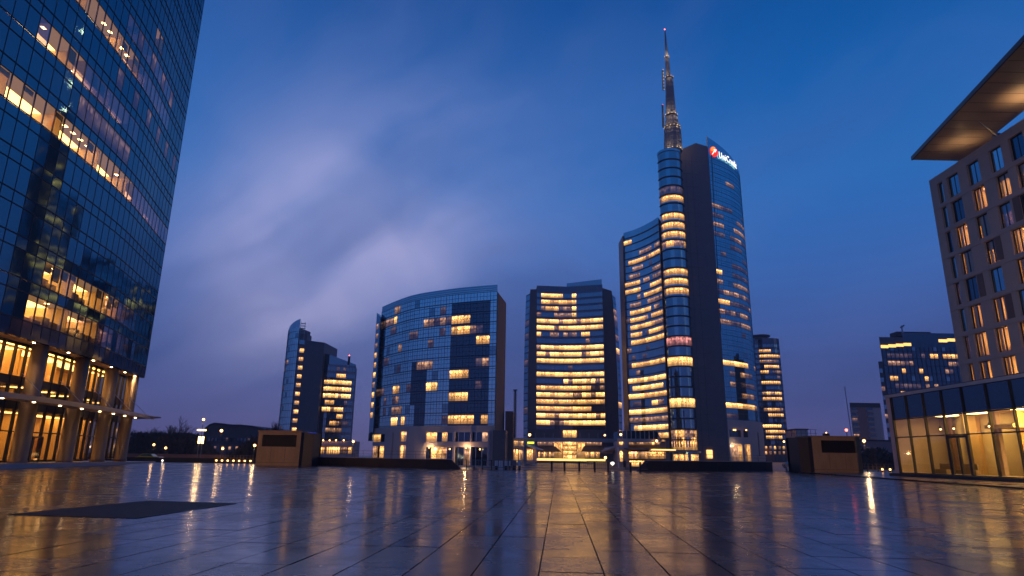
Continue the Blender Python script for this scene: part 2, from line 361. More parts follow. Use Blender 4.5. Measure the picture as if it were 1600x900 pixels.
def facade(T, pl, n, rows, lit=(), fine=0, default='sky_glass', name='window', spandrel='spandrel', mul=.12, mulout=.12, limit=300, lines=True, sub=0, zbase=None, ztop=None, skip=None):
    """glass skin on a plan line: n bays, rows = list of (z0, z1) of vision glass; lit = where the photograph shows lights"""
    P_ = resample(pl, n); cells = []
    for r, (z0, z1) in enumerate(rows):
        for c in range(n):
            a, b = P_[c], P_[c+1]; q = proj((a[0]+b[0])/2, (a[1]+b[1])/2, (z0+z1)/2)
            if skip and skip(r, c): continue
            lv_ = level_at(q[0], q[1], lit, default); u_ = fr_.random()
            if lv_ in ('lit', 'lit_b') and u_ < .05: lv_ = 'dim'
            elif lv_ == 'dim' and u_ < .25: lv_ = 'faint'
            elif lv_ == default and u_ < .025: lv_ = 'faint'
            elif lv_ == default and u_ > .93: lv_ = 'deep_glass'
            cells.append((a, b, z0, z1, lv_))
    rest = {}
    cells.sort(key=lambda q: hypot((q[0][0]+q[1][0])/2, (q[0][1]+q[1][1])/2)+(0 if -60 < proj((q[0][0]+q[1][0])/2, (q[0][1]+q[1][1])/2, q[2])[1] < 960 and -40 < proj((q[0][0]+q[1][0])/2, (q[0][1]+q[1][1])/2, q[2])[0] < 1640 else 1000))
    for i, (a, b, z0, z1, mt) in enumerate(cells):
        if i < limit: pane(T, name, a, b, z0, z1, mt)
        else:
            mb = rest.setdefault(mt, MB()); mb.strip([a, b], z0, z1, -.04, .04)
    for mt, mb in rest.items(): mb.ob(name, mt, T, kind='stuff')
    zb = rows[0][0] if zbase is None else zbase; zt = rows[-1][1] if ztop is None else ztop
    edges = [zb]+[z for r in rows for z in r]+[zt]
    for k in range(0, len(edges), 2):
        if edges[k+1]-edges[k] <= .15: continue
        runs = []
        for c in range(n):
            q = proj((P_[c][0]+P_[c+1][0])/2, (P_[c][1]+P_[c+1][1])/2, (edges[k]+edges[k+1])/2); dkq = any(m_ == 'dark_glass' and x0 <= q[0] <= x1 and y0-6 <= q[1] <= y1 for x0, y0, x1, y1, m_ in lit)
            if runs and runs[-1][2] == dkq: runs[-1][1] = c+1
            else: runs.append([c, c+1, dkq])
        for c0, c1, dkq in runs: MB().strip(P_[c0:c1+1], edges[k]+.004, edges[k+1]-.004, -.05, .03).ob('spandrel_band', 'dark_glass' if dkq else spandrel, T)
    mb = MB(); N = norms(P_)
    for k, p in enumerate(P_):
        t = (-N[k][1], N[k][0]); w = mul/2
        q = [(p[0]+t[0]*-w+N[k][0]*mulout, p[1]+t[1]*-w+N[k][1]*mulout), (p[0]+t[0]*w+N[k][0]*mulout, p[1]+t[1]*w+N[k][1]*mulout),
             (p[0]+t[0]*w-N[k][0]*.06, p[1]+t[1]*w-N[k][1]*.06), (p[0]-t[0]*w-N[k][0]*.06, p[1]-t[1]*w-N[k][1]*.06)]
        mb.prism(q, zb, zt)
    if sub:
        for c in range(n):
            for j in range(1, sub):
                a, b = P_[c], P_[c+1]; t = j/sub; p = (a[0]+(b[0]-a[0])*t, a[1]+(b[1]-a[1])*t); d = hypot(b[0]-a[0], b[1]-a[1])
                ux, uy = (b[0]-a[0])/d, (b[1]-a[1])/d; w = mul/3
                mb.strip([(p[0]-ux*w, p[1]-uy*w), (p[0]+ux*w, p[1]+uy*w)], zb, zt, -.05, mulout*.7)
    mb.ob('mullion_grid', 'mullion', T, kind='stuff')
    if lines:
        mb = MB()
        for r, (z0, z1) in enumerate(rows):
            for j in range(1, fine+1): zf = z0+(z1-z0)*j/(fine+1); mb.strip(P_, zf-.035, zf+.035, .035, .10)
        if fine:
            for r, (z0, z1) in enumerate(rows): mb.strip(P_, z1-.05, z1+.05, .035, .14)
        for r, (z0, z1) in enumerate(rows): mb.strip(P_, z0-lines*.5 if lines is not True else z0-.09, z0+.05, .03, mulout+.06)
        mb.ob('floor_line', 'slab_edge', T, kind='stuff')
    return P_
def wall_open(T, name, pl, z0, z1, opens, mat, th=.4, off=0.):
    """solid wall along a plan line with real openings (s0, s1, z0, z1)"""
    L = lens(pl); ss = sorted(set([round(x, 3) for x in L]+[round(x, 3) for o in opens for x in o[:2] if 0 < x < L[-1]]))
    zs = sorted(set([z0, z1]+[z for o in opens for z in o[2:4] if z0 < z < z1])); mb = MB()
    for s0, s1 in zip(ss, ss[1:]):
        if s1-s0 < 1e-3: continue
        run = None
        for a, b in zip(zs, zs[1:]):
            sm, zm = (s0+s1)/2, (a+b)/2
            hole = any(o[0] < sm < o[1] and o[2] < zm < o[3] for o in opens)
            if not hole: run = (run[0], b) if run else (a, b)
            if (hole or b == zs[-1]) and run:
                mb.strip([point_at(pl, L, s0), point_at(pl, L, s1)], run[0], run[1], off-th, off); run = None
    return mb.ob(name, mat, T)
def opening_glass(T, pl, o, mat, depth=.3, name='window', frame='frame', leaves=2):
    L = lens(pl); a = point_at(pl, L, o[0]); b = point_at(pl, L, o[1])
    w = pane(T, name, a, b, o[2]+.05, o[3]-.05, mat, gap=.05, off=-depth)
    key = ('fr', round(o[1]-o[0], 2), round(o[3]-o[2], 2), leaves, frame)
    if key not in PM:
        W_ = o[1]-o[0]; H_ = o[3]-o[2]; mb = MB(); f = .07
        mb.box(-W_/2, W_/2, -.06, .05, -.05, -.05+f).box(-W_/2, W_/2, -.06, .05, H_-.05-f, H_-.05)
        mb.box(-W_/2, -W_/2+f, -.065, .055, -.05+f, H_-.05-f).box(W_/2-f, W_/2, -.065, .055, -.05+f, H_-.05-f)
        for k in range(1, leaves): x = -W_/2+W_*k/leaves; mb.box(x-f/1.6, x+f/1.6, -.065, .055, -.05+f, H_-.05-f)
        PM[key] = mb.mesh('frame', frame)
    fo = link('frame', PM[key], None, (0, 0, 0)); fo.parent = w
    return w
def lamp_post(px, py, Y, zb, label, group='street lamps around the square', arm=False, r=.16, mat='lamp_warm', power=60, col=(1, .62, .28)):
    x, y, z = atY(px, py, Y); T = thing('street_lamp', label, 'street lamp', (x, y, zb), group)
    MB().lathe(x, y, [(.13, zb), (.12, zb+.6), (.06, zb+.7), (.045, z-.2)], 8).ob('pole', 'dark_metal', T)
    MB().lathe(x, y, [(.05, z-.25), (.14, z-.2), (.1, z-.12)], 8).ob('collar', 'dark_metal', T)
    MB().ball((x, y, z), r, 10).ob('lamp_globe', mat, T, smooth=True)
    MB().lathe(x, y, [(r*1.2, z+r), (.04, z+r+.12)], 8).ob('cap', 'dark_metal', T)
    if power:
        l = bpy.data.lights.new('lamp_light', 'POINT'); l.energy = power; l.color = col; l.shadow_soft_size = r
        o = bpy.data.objects.new('lamp_light', l); COL.objects.link(o); o.parent = T; o.location = (0, 0, z-zb-r-.35)
    return T
# ================================================================== THE GROUND
GZ = -1.5
MB().poly([(-1500, -300, GZ-.3), (1500, -300, GZ-.3), (1500, 1500, GZ-.3), (-1500, 1500, GZ-.3)]).ob('ground', 'asphalt', kind='structure')
# bed of the raised square, under the slabs
PLZ = [(-70, -40), (66, -40), (66, 95), (41, 91.5), (35, 88), (15, 76), (0, 71.6), (-14, 75), (-25, 84), (-30, 87), (-43.7, 91), (-52, 89), (-70, 86)]
plaza = MB().prism(PLZ, GZ-.3, -.045).ob('plaza', 'joint', kind='structure')
MB().box(-420, -26, 92, 900, GZ-.31, -.45).ob('road', 'asphalt', kind='structure')
MB().box(38.5, 520, 96, 900, GZ-.31, -.35).ob('pavement', 'asphalt', kind='structure')
def inside(x, y, pl):
    c = False; j = len(pl)-1
    for i in range(len(pl)):
        xi, yi = pl[i]; xj, yj = pl[j]
        if (yi > y) != (yj > y) and x < (xj-xi)*(y-yi)/(yj-yi)+xi: c = not c
        j = i
    return c
def wet_stone():
    mt = bpy.data.materials.new('wet_stone'); mt.use_nodes = True; t = mt.node_tree; t.nodes.clear(); h = G(t)
    geo = h.n('ShaderNodeNewGeometry'); pos = geo.outputs[0]
    oi = h.n('ShaderNodeObjectInfo').outputs['Random']
    r = h.n('ShaderNodeTexWhiteNoise', noise_dimensions='2D', ins={'Vector': h.n('ShaderNodeCombineXYZ', ins={0: oi, 1: geo.outputs['Random Per Island']}).outputs[0]}).outputs
    rnd_ = r['Value']
    fine = h.n('ShaderNodeTexNoise', ins={'Vector': pos, 'Scale': 34., 'Detail': 4.0, 'Roughness': .7}).outputs[0]
    big = h.n('ShaderNodeTexNoise', ins={'Vector': pos, 'Scale': .38, 'Detail': 4.0, 'Roughness': .55, 'Distortion': .6}).outputs[0]
    med = h.n('ShaderNodeTexNoise', ins={'Vector': pos, 'Scale': 2.2, 'Detail': 5.0, 'Roughness': .65}).outputs[0]
    wet = h.ramp(h.m('ADD', h.m('MULTIPLY', big, .8), h.m('MULTIPLY', med, .35)), [(.44, 1.0), (.70, 0.0)])
    col = h.v('SCALE', (.062, .048, .045), h.m('MULTIPLY', h.m('MULTIPLY_ADD', rnd_, 1.1, .45), h.m('MULTIPLY_ADD', fine, .8, .6))).outputs[0]
    col = h.mix(h.m('MULTIPLY', wet, .35), col, (.03, .028, .032))
    base_r = h.m('MULTIPLY_ADD', rnd_, .10, .11)
    rough = h.m('ADD', h.m('ADD', base_r, h.m('MULTIPLY', h.m('SUBTRACT', 1.0, wet), .10)), h.m('MULTIPLY', med, .06), clamp=True)
    rip = h.n('ShaderNodeTexNoise', ins={'Vector': h.v('MULTIPLY', pos, (1, 1, 1)).outputs[0], 'Scale': 5.0, 'Detail': 4.0, 'Roughness': .7}).outputs[0]
    b1_ = h.n('ShaderNodeBump', ins={'Height': fine, 'Strength': h.m('MULTIPLY_ADD', wet, -.6, .8), 'Distance': .0011}).outputs[0]
    b2_ = h.n('ShaderNodeBump', ins={'Height': rip, 'Strength': .5, 'Distance': .0006, 'Normal': b1_}).outputs[0]
    b = h.n('ShaderNodeBsdfPrincipled', ins={'Base Color': col, 'Roughness': rough, 'Normal': b2_, 'IOR': 1.46, 'Coat Weight': h.m('MULTIPLY_ADD', wet, .3, .2), 'Coat Roughness': .12, 'Coat IOR': 1.33})
    h.n('ShaderNodeOutputMaterial', ins={0: b.outputs[0]}); MT['wet_stone'] = mt
wet_stone()
TA = radians(4.3)                          # the paving runs a little to the right of the view
ta, tb = (sin(TA), cos(TA)), (cos(TA), -sin(TA))
MATQ = [(-11.8, 16.0), (-8.5, 15.5), (-8.2, 20.3), (-11.2, 20.9)]
slabs = []
LW = .865; u0 = -.28
ry = -9.0; rows_ = []
rr = random.Random(3)
while ry < 96:
    d = rr.choice([1.7, 2.1, 2.6, 1.7]); rows_.append((ry, ry+d)); ry += d
TERR = [(35.6, 86), (33.5, 68), (31.7, 52), (29.9, 38), (27, 15), (66, 15), (66, 86)]
for lane in range(-80, 82):
    w = lane*LW+u0
    for (v0, v1) in rows_:
        cuts = [v0, v1]
        if rr.random() < .42: cuts = [v0, v0+(v1-v0)*rr.choice([.4, .5, .62]), v1]
        for a, b in zip(cuts, cuts[1:]):
            cu, cvv = w+LW/2, (a+b)/2; X = cu*tb[0]+cvv*ta[0]; Y = cu*tb[1]+cvv*ta[1]
            if Y > 20 and abs(X) > .83*Y+14: continue
            if Y < -6 or abs(X) > 60: continue
            if not inside(X, Y+1.2, PLZ) or inside(X, Y, TERR): continue
            vis = 8.5 < Y and abs(X) < .82*Y+1
            slabs.append((0 if vis else 1, hypot(X, Y), X, Y, LW-.022, b-a-.022))
slabs.sort()
far = MB(); SM = {}
for i, (vis, d, X, Y, w, l) in enumerate(slabs):
    if i < 300:
        k = round(l, 2)
        if k not in SM: SM[k] = MB().box(-w/2, w/2, -k/2, k/2, -.04, 0).mesh('paving_slab', 'wet_stone')
        link('paving_slab', SM[k], plaza, (X, Y, rr.uniform(-.003, .002)), (radians(rr.gauss(0, .05)), radians(rr.gauss(0, .04)), -TA))
    else:
        z = [rr.uniform(-.0010, .0010) for _ in range(4)]; ax, ay = tb[0]*w/2, tb[1]*w/2; bx, by = ta[0]*l/2, ta[1]*l/2
        q = [(X-ax-bx, Y-ay-by), (X+ax-bx, Y+ay-by), (X+ax+bx, Y+ay+by), (X-ax+bx, Y-ay+by)]
        far.hexa([(p[0], p[1], -.04) for p in q]+[(p[0], p[1], zz) for p, zz in zip(q, z)])
far.ob('paving_slab', 'wet_stone', plaza, kind='stuff')
tag(MB().prism(MATQ, -.03, .009).ob('rubber_mat', 'mat_rubber'), 'dark flat rubber mat lying on the wet paving at the left', 'mat')
MM = bpy.data.objects['rubber_mat']
for k in range(4):
    a, b = MATQ[k], MATQ[(k+1) % 4]; MB().strip([a, b], -.02, .014, -.05, .0).ob('edging', 'dark_metal', MM)
# kerb at the rim of the square and the step up to the pavilion
mb = MB(); rim = [p for p in PLZ[3:-1]][::-1]
mb.strip([(p[0], p[1]) for p in rim], -.3, .012, -.35, -.02); mb.ob('kerb', 'pavement', plaza)
terr = MB().prism(TERR, -.04, .10).ob('terrace', 'wet_stone', kind='structure')
mb = MB(); mb.strip([(p[0], p[1]) for p in TERR[:5]], -.02, .104, -.32, .0); mb.ob('step_edge', 'parapet', terr)
# low platform in front of the left tower
LP = [(-38.6, 20), (-38.7, 45), (-39.6, 58), (-42.0, 70), (-45.6, 83), (-48, 90), (-75, 90), (-75, 20)]
MB().prism(LP, -.04, [.42, .42, .36, .27, .16, .12, .12, .42]).ob('platform', 'pavement', kind='structure')
MB().strip(LP[:6][::-1][::-1], -.02, [.43, .43, .37, .28, .17, .13], -.3, .02).ob('platform_kerb', 'stone', kind='structure')
# a fallen leaf
x, y, _ = -0, 0, 0
dl = ray(897, 822); tl = -EYE/dl.z; lx, ly = dl.x*tl, dl.y*tl
mb = MB(); pts = []
for k in range(12):
    a = 2*pi*k/12; r_ = .05 if k % 2 else .028; pts.append((lx+cos(a)*r_, ly+sin(a)*r_, .012+.006*(k % 3)))
mb.poly(pts); mb.tube((lx, ly, .012), (lx+.08, ly-.03, .014), .004, .002, 5)
tag(mb.ob('fallen_leaf', 'leaf_yellow'), 'small yellow fallen leaf on the wet central paving', 'leaf')

# ================================================================== LEFT TOWER
T = thing('office_tower', 'huge curved glass office tower on round columns, filling the left edge', 'tower', (-50, 55, .3))
LT = smooth_line([(-42, 26), (-42.2, 45), (-42.5, 53), (-43.4, 61), (-44.9, 70), (-47.2, 79), (-49, 86)], 4)
BZ, PI_, NF = 12.4, 3.45, 18
rows = [(BZ+PI_*k, BZ+PI_*k+2.35) for k in range(NF)]
NB = 42
P_ = resample(LT, NB)
def lt_level(r, c, q):
    x, y = q
    if r == 0 and 38 < x < 150: return 'R'
    if r == 1 and 66 < x < 180: return 'R'
    if r == 0 and 150 < x < 208: return 'D' if c % 4 else 'K'
    if r == 1 and 180 < x < 214: return 'D'
    if r == 5: return 'R' if x < 205 else 'D'
    if r == 7: return 'R' if 78 < x < 138 and c not in (26,) else ('D' if 138 <= x < 215 or 58 < x <= 78 else 'G')
    if r == 6 and 120 < x < 200: return 'F'
    if r == 9: return 'R' if 105 < x < 215 else ('D' if x < 262 else 'G')
    if r == 10 and 200 < x < 270: return 'D' if c % 3 else 'F'
    if r == 11 and 246 < x < 256: return 'R'
    if r == 8 and x > 180 and c % 3 == 1: return 'F'
    return 'G'
litset = {'R': 'clear', 'D': 'clear_blue', 'K': 'dark_glass', 'F': 'faint', 'G': 'tower_glass'}
cells = []; lev = {}
for r, (z0, z1) in enumerate(rows):
    for c in range(NB):
        a, b = P_[c], P_[c+1]; q = proj((a[0]+b[0])/2, (a[1]+b[1])/2, (z0+z1)/2); l = lt_level(r, c, q); lev[r, c] = l
        vis = -30 < q[0] < 330 and -30 < q[1] < 640
        cells.append((0 if vis else 1, hypot(*a)+z0*.3, a, b, z0, z1, litset[l]))
cells.sort(key=lambda t_: t_[:2]); rest = {}
for i, (v_, d_, a, b, z0, z1, mt) in enumerate(cells):
    if i < 300: pane(T, 'window', a, b, z0, z1, mt, gap=.035, th=.05)
    else:
        dx, dy = (b[0]-a[0])*.03, (b[1]-a[1])*.03
        rest.setdefault(mt, MB()).strip([(a[0]+dx, a[1]+dy), (b[0]-dx, b[1]-dy)], z0, z1, -.025, .025)
for mt, mb in rest.items(): mb.ob('window', mt, T, kind='stuff')
ZT = rows[-1][1]+.6
mbm = MB(); N = norms(P_)
for k, p in enumerate(P_):
    t = (-N[k][1]*.033, N[k][0]*.033); n_ = N[k]
    mbm.prism([(p[0]-t[0]+n_[0]*.045, p[1]-t[1]+n_[1]*.045), (p[0]+t[0]+n_[0]*.045, p[1]+t[1]+n_[1]*.045), (p[0]+t[0]-n_[0]*.08, p[1]+t[1]-n_[1]*.08), (p[0]-t[0]-n_[0]*.08, p[1]-t[1]-n_[1]*.08)], 11.2, ZT)
mbm.ob('mullion_grid', 'mullion', T, kind='stuff')
mb = MB()
for r, (z0, z1) in enumerate(rows):
    mb.strip(P_, z0-.06, z0+.04, .026, .07); mb.strip(P_, z1-.04, z1+.05, .026, .07)
mb.ob('transom_grid', 'mullion', T, kind='stuff')
SPS = {}
for k in range(NF+1):                      # spandrel glass: one piece per bay where it shows large
    za, zb = (11.3, 12.34) if k == 0 else (rows[k-1][1]+.05, (rows[k][0]-.06) if k < NF else ZT)
    MB().strip(P_, za, zb, -.03, .02).ob('spandrel_band', 'spandrel_dark' if k == 0 else 'tower_glass', T)
# floors, cores and the rooms behind the lit glass
IN = offs(LT, -5.5); FL = offs(LT, -.12)
IN[-1] = (IN[-1][0], IN[-1][1]-1.5); 
body = IN+[(-80, 80), (-80, 24)]
MB().prism(body, 12.0, ZT).ob('core', 'room_wall', T)
for k in range(NF+1):
    z = (12.30 if k == 0 else rows[k][0]-.10) if k < NF else ZT-.1
    MB().prism(FL+IN[::-1], z-.75, z).ob('floor_slab', 'room_floor' if k < NF else 'roof_dark', T)
end = MB(); a = FL[-1]; end.strip([a, (-62, 92.5)], 11.3, ZT, -.05, .0); end.ob('end_wall', 'tower_glass', T)
lr = random.Random(11)
strips = MB(); soft = MB(); dimc = MB(); part = MB(); furn = MB(); spots = MB(); blinds = MB(); beige = MB(); mauve = MB()
for r in range(NF):
    z0 = rows[r][0]; zc = z0-.1+PI_-.76
    for c in range(NB):
        l = lev[r, c]
        if l not in 'RD': 
            if (r, c+1) in lev and lev[r, c+1] in 'RD' or (r, c-1) in lev and lev[r, c-1] in 'RD': pass
            continue
        a, b = P_[c], P_[c+1]; n_ = N[c]
        def qd(o0, o1, z, f0=0.02, f1=.98):
            A = (a[0]+(b[0]-a[0])*f0, a[1]+(b[1]-a[1])*f0); B = (a[0]+(b[0]-a[0])*f1, a[1]+(b[1]-a[1])*f1)
            return [(A[0]-n_[0]*o0, A[1]-n_[1]*o0, z), (B[0]-n_[0]*o0, B[1]-n_[1]*o0, z), (B[0]-n_[0]*o1, B[1]-n_[1]*o1, z), (A[0]-n_[0]*o1, A[1]-n_[1]*o1, z)]
        (beige if l == 'R' else mauve).poly(qd(.12, 2.15, zc-.02, .0, 1.))  # glowing sheet under the ceiling, stands in for lamplight falling on it
        if l == 'R':
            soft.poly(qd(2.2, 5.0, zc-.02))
            if lr.random() < .4: spots.poly(qd(1.0, 1.35, zc-.03, .3, .62))
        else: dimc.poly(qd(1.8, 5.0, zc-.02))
        if c % 5 == 0:
            part.strip([(a[0]-n_[0]*.3, a[1]-n_[1]*.3), (a[0]-n_[0]*5.4, a[1]-n_[1]*5.4)], z0-.1, zc, -.06, .06)
        if lr.random() < .30:
            hb = lr.choice([.5, .9, 1.4]); q0 = qd(.16, .2, z0+2.35-hb, .04, .96); q1 = qd(.16, .2, z0+2.35, .04, .96); blinds.poly([q0[0], q0[1], q1[1], q1[0]])
        if r < 2 and lr.random() < .7:
            q = qd(1.0, 2.2, z0-.1+.75, .1, .9); h_ = lr.choice([.75, 1.1, 1.3])
            furn.hexa([(p[0], p[1], z0-.1) for p in q]+[(p[0], p[1], z0-.1+h_) for p in q])
for mb, mt, nm in ((soft, 'ceiling_soft', 'ceiling_light'), (spots, 'room_lamp', 'ceiling_spot'), (dimc, 'ceiling_dim', 'ceiling_light'), (part, 'room_wall', 'partition'), (furn, 'desk', 'desk_row'), (blinds, 'curtain', 'blind'), (beige, 'ceiling_glow_beige', 'ceiling'), (mauve, 'ceiling_glow_mauve', 'ceiling')):
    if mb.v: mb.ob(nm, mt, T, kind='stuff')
# podium: recessed warm glazing behind round columns
PG = offs(LT, -2.0); PGn = resample(PG, 36)
MB().prism(offs(LT, -.1)+offs(LT, -9)[::-1], 10.95, 11.28).ob('soffit', 'canopy_wood', T)
MB().strip(LT, 10.9, 11.3, -.35, .03).ob('soffit_edge', 'spandrel_dark', T)
PB = offs(LT, -8.5)
MB().prism(PB+[(-80, 86), (-80, 24)], .3, 10.95).ob('podium_wall', 'room_orange', T)
for z in (5.55, 7.75): MB().prism(offs(LT, -2.15)+PB[::-1], z-.5, z).ob('floor_slab', 'room_floor', T)
cells = []
bands = [(.5, 3.0), (3.1, 5.0), (5.75, 7.2), (7.95, 10.7)]
for c in range(36):
    a, b = PGn[c], PGn[c+1]
    for bi, (z0, z1) in enumerate(bands):
        q = proj(a[0], a[1], z0)
        nm = 'window'
        pane(T, nm, a, b, z0, z1, 'clear', gap=.06, th=.04)
mb = MB(); N2 = norms(PGn)
for k, p in enumerate(PGn):
    t = (-N2[k][1]*.07, N2[k][0]*.07); n_ = N2[k]; o1 = .16
    mb.prism([(p[0]-t[0]+n_[0]*o1, p[1]-t[1]+n_[1]*o1), (p[0]+t[0]+n_[0]*o1, p[1]+t[1]+n_[1]*o1), (p[0]+t[0]-n_[0]*.1, p[1]+t[1]-n_[1]*.1), (p[0]-t[0]-n_[0]*.1, p[1]-t[1]-n_[1]*.1)], .3, 10.94)
for z0, z1 in ((.3, .5), (3.0, 3.1), (5.0, 5.75), (7.2, 7.95), (10.7, 10.94)): mb.strip(PGn, z0, z1, -.06, .1)
mb.ob('mullion_grid', 'frame', T, kind='stuff')
for fl, (zc, s0, s1) in enumerate(((10.9, .9, 2.2), (7.2, .8, 1.3), (5.0, 3.0, 4.5))):
    strips = MB(); gl = MB()
    for c in range(0, 36):
        a, b = PGn[c], PGn[c+1]; n_ = N2[c]
        A = lambda f, o: (a[0]+(b[0]-a[0])*f-n_[0]*o, a[1]+(b[1]-a[1])*f-n_[1]*o, zc-.03)
        if fl == 0: strips.poly([A(.06, s0), A(.94, s0), A(.94, s0+.35), A(.06, s0+.35)]); gl.poly([A(.05, 2.4), A(.95, 2.4), A(.95, 4.6), A(.05, 4.6)])
        elif fl == 2 or c % 3 == 0: gl.poly([A(.1, s0), A(.9, s0), A(.9, s0+(2.6 if lr.random() < .7 else .8)), A(.1, s0+2.0)])
    if strips.v: strips.ob('ceiling_light', 'ceiling_strip', T, kind='stuff')
    gl.ob('ceiling_panel', 'ceiling_soft', T, kind='stuff')
mb = MB()                                   # inner walls and counters of the lobby
for c in range(1, 36, 3):
    a = PGn[c]; n_ = N2[c]; o1 = lr.uniform(1.5, 3.5)
    for z0, z1 in ((.3, 5.0), (5.55, 7.2), (7.75, 10.9)):
        if lr.random() < .7: mb.strip([(a[0]-n_[0]*o1, a[1]-n_[1]*o1), (a[0]-n_[0]*5.8, a[1]-n_[1]*5.8)], z0, z1, -.12, .12)
mb.ob('lobby_wall', 'room_orange', T, kind='stuff')
CC = offs(LT, -.95); CL = lens(CC)
def s_of_y(pl, L, y):
    for i in range(len(pl)-1):
        if pl[i][1] <= y <= pl[i+1][1]: return L[i]+(L[i+1]-L[i])*(y-pl[i][1])/(pl[i+1][1]-pl[i][1])
    return L[-1]
for px in (26, 100, 152, 188):
    best = min((abs(proj(*point_at(CC, CL, s*.25), .4)[0]-px), s*.25) for s in range(int(CL[-1]*4)))
    p = point_at(CC, CL, best[1]); r_ = .68
    col_ = MB().lathe(p[0], p[1], [(r_+.06, .1), (r_+.06, .5), (r_, .55), (r_, 10.97)], 20).ob('column', 'column_metal', T, smooth=False)
    for f in col_.data.polygons: f.use_smooth = len(f.vertices) == 4
for y in (40.5, 31):
    p = point_at(CC, CL, s_of_y(CC, CL, y)); MB().lathe(p[0], p[1], [(.68, .1), (.68, 10.97)], 20).ob('column', 'column_metal', T)
# long glass canopy with downlights and tie rods
CA = [p for p in offs(LT, -.4)]; CB = offs(LT, 1.9)
CB2 = CB+[(-45.9, 86.5)]; 
mb = MB().prism(CA+CB[::-1], 5.56, 5.86); cano = mb.ob('canopy', 'canopy_wood', T)
MB().strip(CB, 5.50, 5.92, -.08, .08).ob('canopy_edge', 'steel', cano)
MB().hexa([(-48.9, 85.5, 5.5), (-46.9, 84.8, 5.5), (-46.0, 86.0, 5.7), (-46.4, 86.8, 5.7), (-48.9, 85.5, 5.88), (-46.9, 84.8, 5.88), (-46.0, 86.0, 5.84), (-46.4, 86.8, 5.84)]).ob('canopy_tip', 'steel', T)
mb = MB()
for k in range(1, len(CA), 3): mb.tube((CA[k][0], CA[k][1], 8.0), (CB[k][0], CB[k][1], 5.9), .035)
mb.ob('tie_rod', 'steel', T)
CLb = lens(CB)
def spot(x, y, z, e, T, nm='downlight', ang=110, col=(1, .6, .25), mat='lamp_warm', r=.12):
    MB().lathe(x, y, [(r, z-.05), (r, z)], 8).ob(nm, mat, T)
    if e:
        l = bpy.data.lights.new('downlight_lamp', 'SPOT'); l.energy = e; l.color = col; l.spot_size = radians(ang); l.spot_blend = .8; l.shadow_soft_size = r
        o = bpy.data.objects.new('downlight_lamp', l); COL.objects.link(o); o.parent = T; o.location = Vector((x, y, z-.08))-T.location
MID = offs(LT, .7); ML = lens(MID)
for k in range(13): s = ML[-1]*(.10+.07*k); p = point_at(MID, ML, s); spot(p[0], p[1], 5.55, 45, T, mat='room_lamp')
for y in (44, 52.5, 58, 64, 69.5, 75, 80, 84):
    p = point_at(CC, CL, s_of_y(CC, CL, y)); spot(p[0]+.35, p[1], 10.94, 190, T, ang=80, mat='room_lamp')
# glass entrance doors in the podium
for c in (21, 22):
    a, b = PGn[c], PGn[c+1]; n_ = N2[c]
    A = (a[0]+n_[0]*.3, a[1]+n_[1]*.3); B = (b[0]+n_[0]*.3, b[1]+n_[1]*.3)
    d_ = MB().strip([A, B], 2.55, 2.7, -.05, .05).strip([A, (A[0]+(B[0]-A[0])*.08, A[1]+(B[1]-A[1])*.08)], .3, 2.55, -.05, .05).strip([(B[0]-(B[0]-A[0])*.08, B[1]-(B[1]-A[1])*.08), B], .3, 2.55, -.05, .05).ob('door', 'frame', T)
    pane(d_, 'door_glass', A, B, .35, 2.5, 'clear', gap=.14, th=.03)
# ================================================================== HOTEL (stone grid, right edge)
T = thing('hotel', 'tall stone faced block with a grid of deep windows at the right edge', 'building', (58, 60, 0))
HX = 52.2; HL = [(HX, 74.2), (HX, 20.0)]
HT = 35.3; PH = 3.18; opens = []; hr = random.Random(5)
cols_y = [(72.9, 71.95, 1), (71.15, 69.2, 2), (67.7, 65.8, 2), (64.2, 62.4, 2), (61.3, 59.4, 2), (57.6, 55.6, 2), (53.9, 52.0, 2), (50.3, 48.4, 2), (46.5, 44.6, 2), (43, 41, 2), (39, 37, 2), (35, 33, 2), (31, 29, 2), (27, 25, 2)]
HW = {(2, 7): 'h', (1, 5): 'h', (1, 4): 'hl', (2, 5): 'hl', (2, 4): 'hl', (2, 3): 'h', (3, 5): 'h2'}
lit_map = {(0, 2): 'F', (1, 2): 'F', (2, 0): 'L', (2, 1): 'K', (1, 3): 'L', (1, 4): 'L', (0, 4): 'K', (2, 2): 'L', (3, 2): 'F', (3, 1): 'F', (1, 5): 'L', (2, 5): 'K', (1, 6): 'L', (0, 6): 'F', (2, 6): 'L', (0, 7): 'L', (1, 7): 'L', (2, 7): 'L',
           (3, 4): 'L', (3, 5): 'F', (4, 6): 'L', (3, 7): 'L', (4, 2): 'F', (4, 4): 'K', (5, 5): 'L', (5, 1): 'L', (6, 3): 'F'}
lit_map = {(1, 2): 'L', (1, 3): 'L', (2, 1): 'L', (2, 3): 'L', (2, 2): 'K', (3, 2): 'F', (3, 4): 'L', (1, 5): 'L', (1, 6): 'L', (0, 6): 'F', (2, 6): 'L', (0, 7): 'L', (1, 7): 'L', (2, 7): 'L', (2, 5): 'K', (0, 4): 'F', (3, 3): 'K', (4, 1): 'K', (3, 1): 'K', (3, 6): 'K', (4, 5): 'L', (5, 2): 'F', (5, 4): 'L', (3, 7): 'L', (4, 7): 'F', (5, 6): 'L', (6, 3): 'L'}
for r in range(8):
    zt = 34.6-PH*r
    for c, (ya, yb, lv) in enumerate(cols_y):
        sh = 0 if c < 2 else (0, .3, -.2, .9, .8, .2, -.4, .1)[r]*(.6 if c == 2 else 1)
        s0, s1 = 74.2-(ya-sh), 74.2-(yb-sh)
        opens.append((s0, s1, zt-2.62, zt, lv, c, r))
wall_open(T, 'wall', HL, 0.0, HT, [o[:4] for o in opens], 'hotel_stone', th=.45)
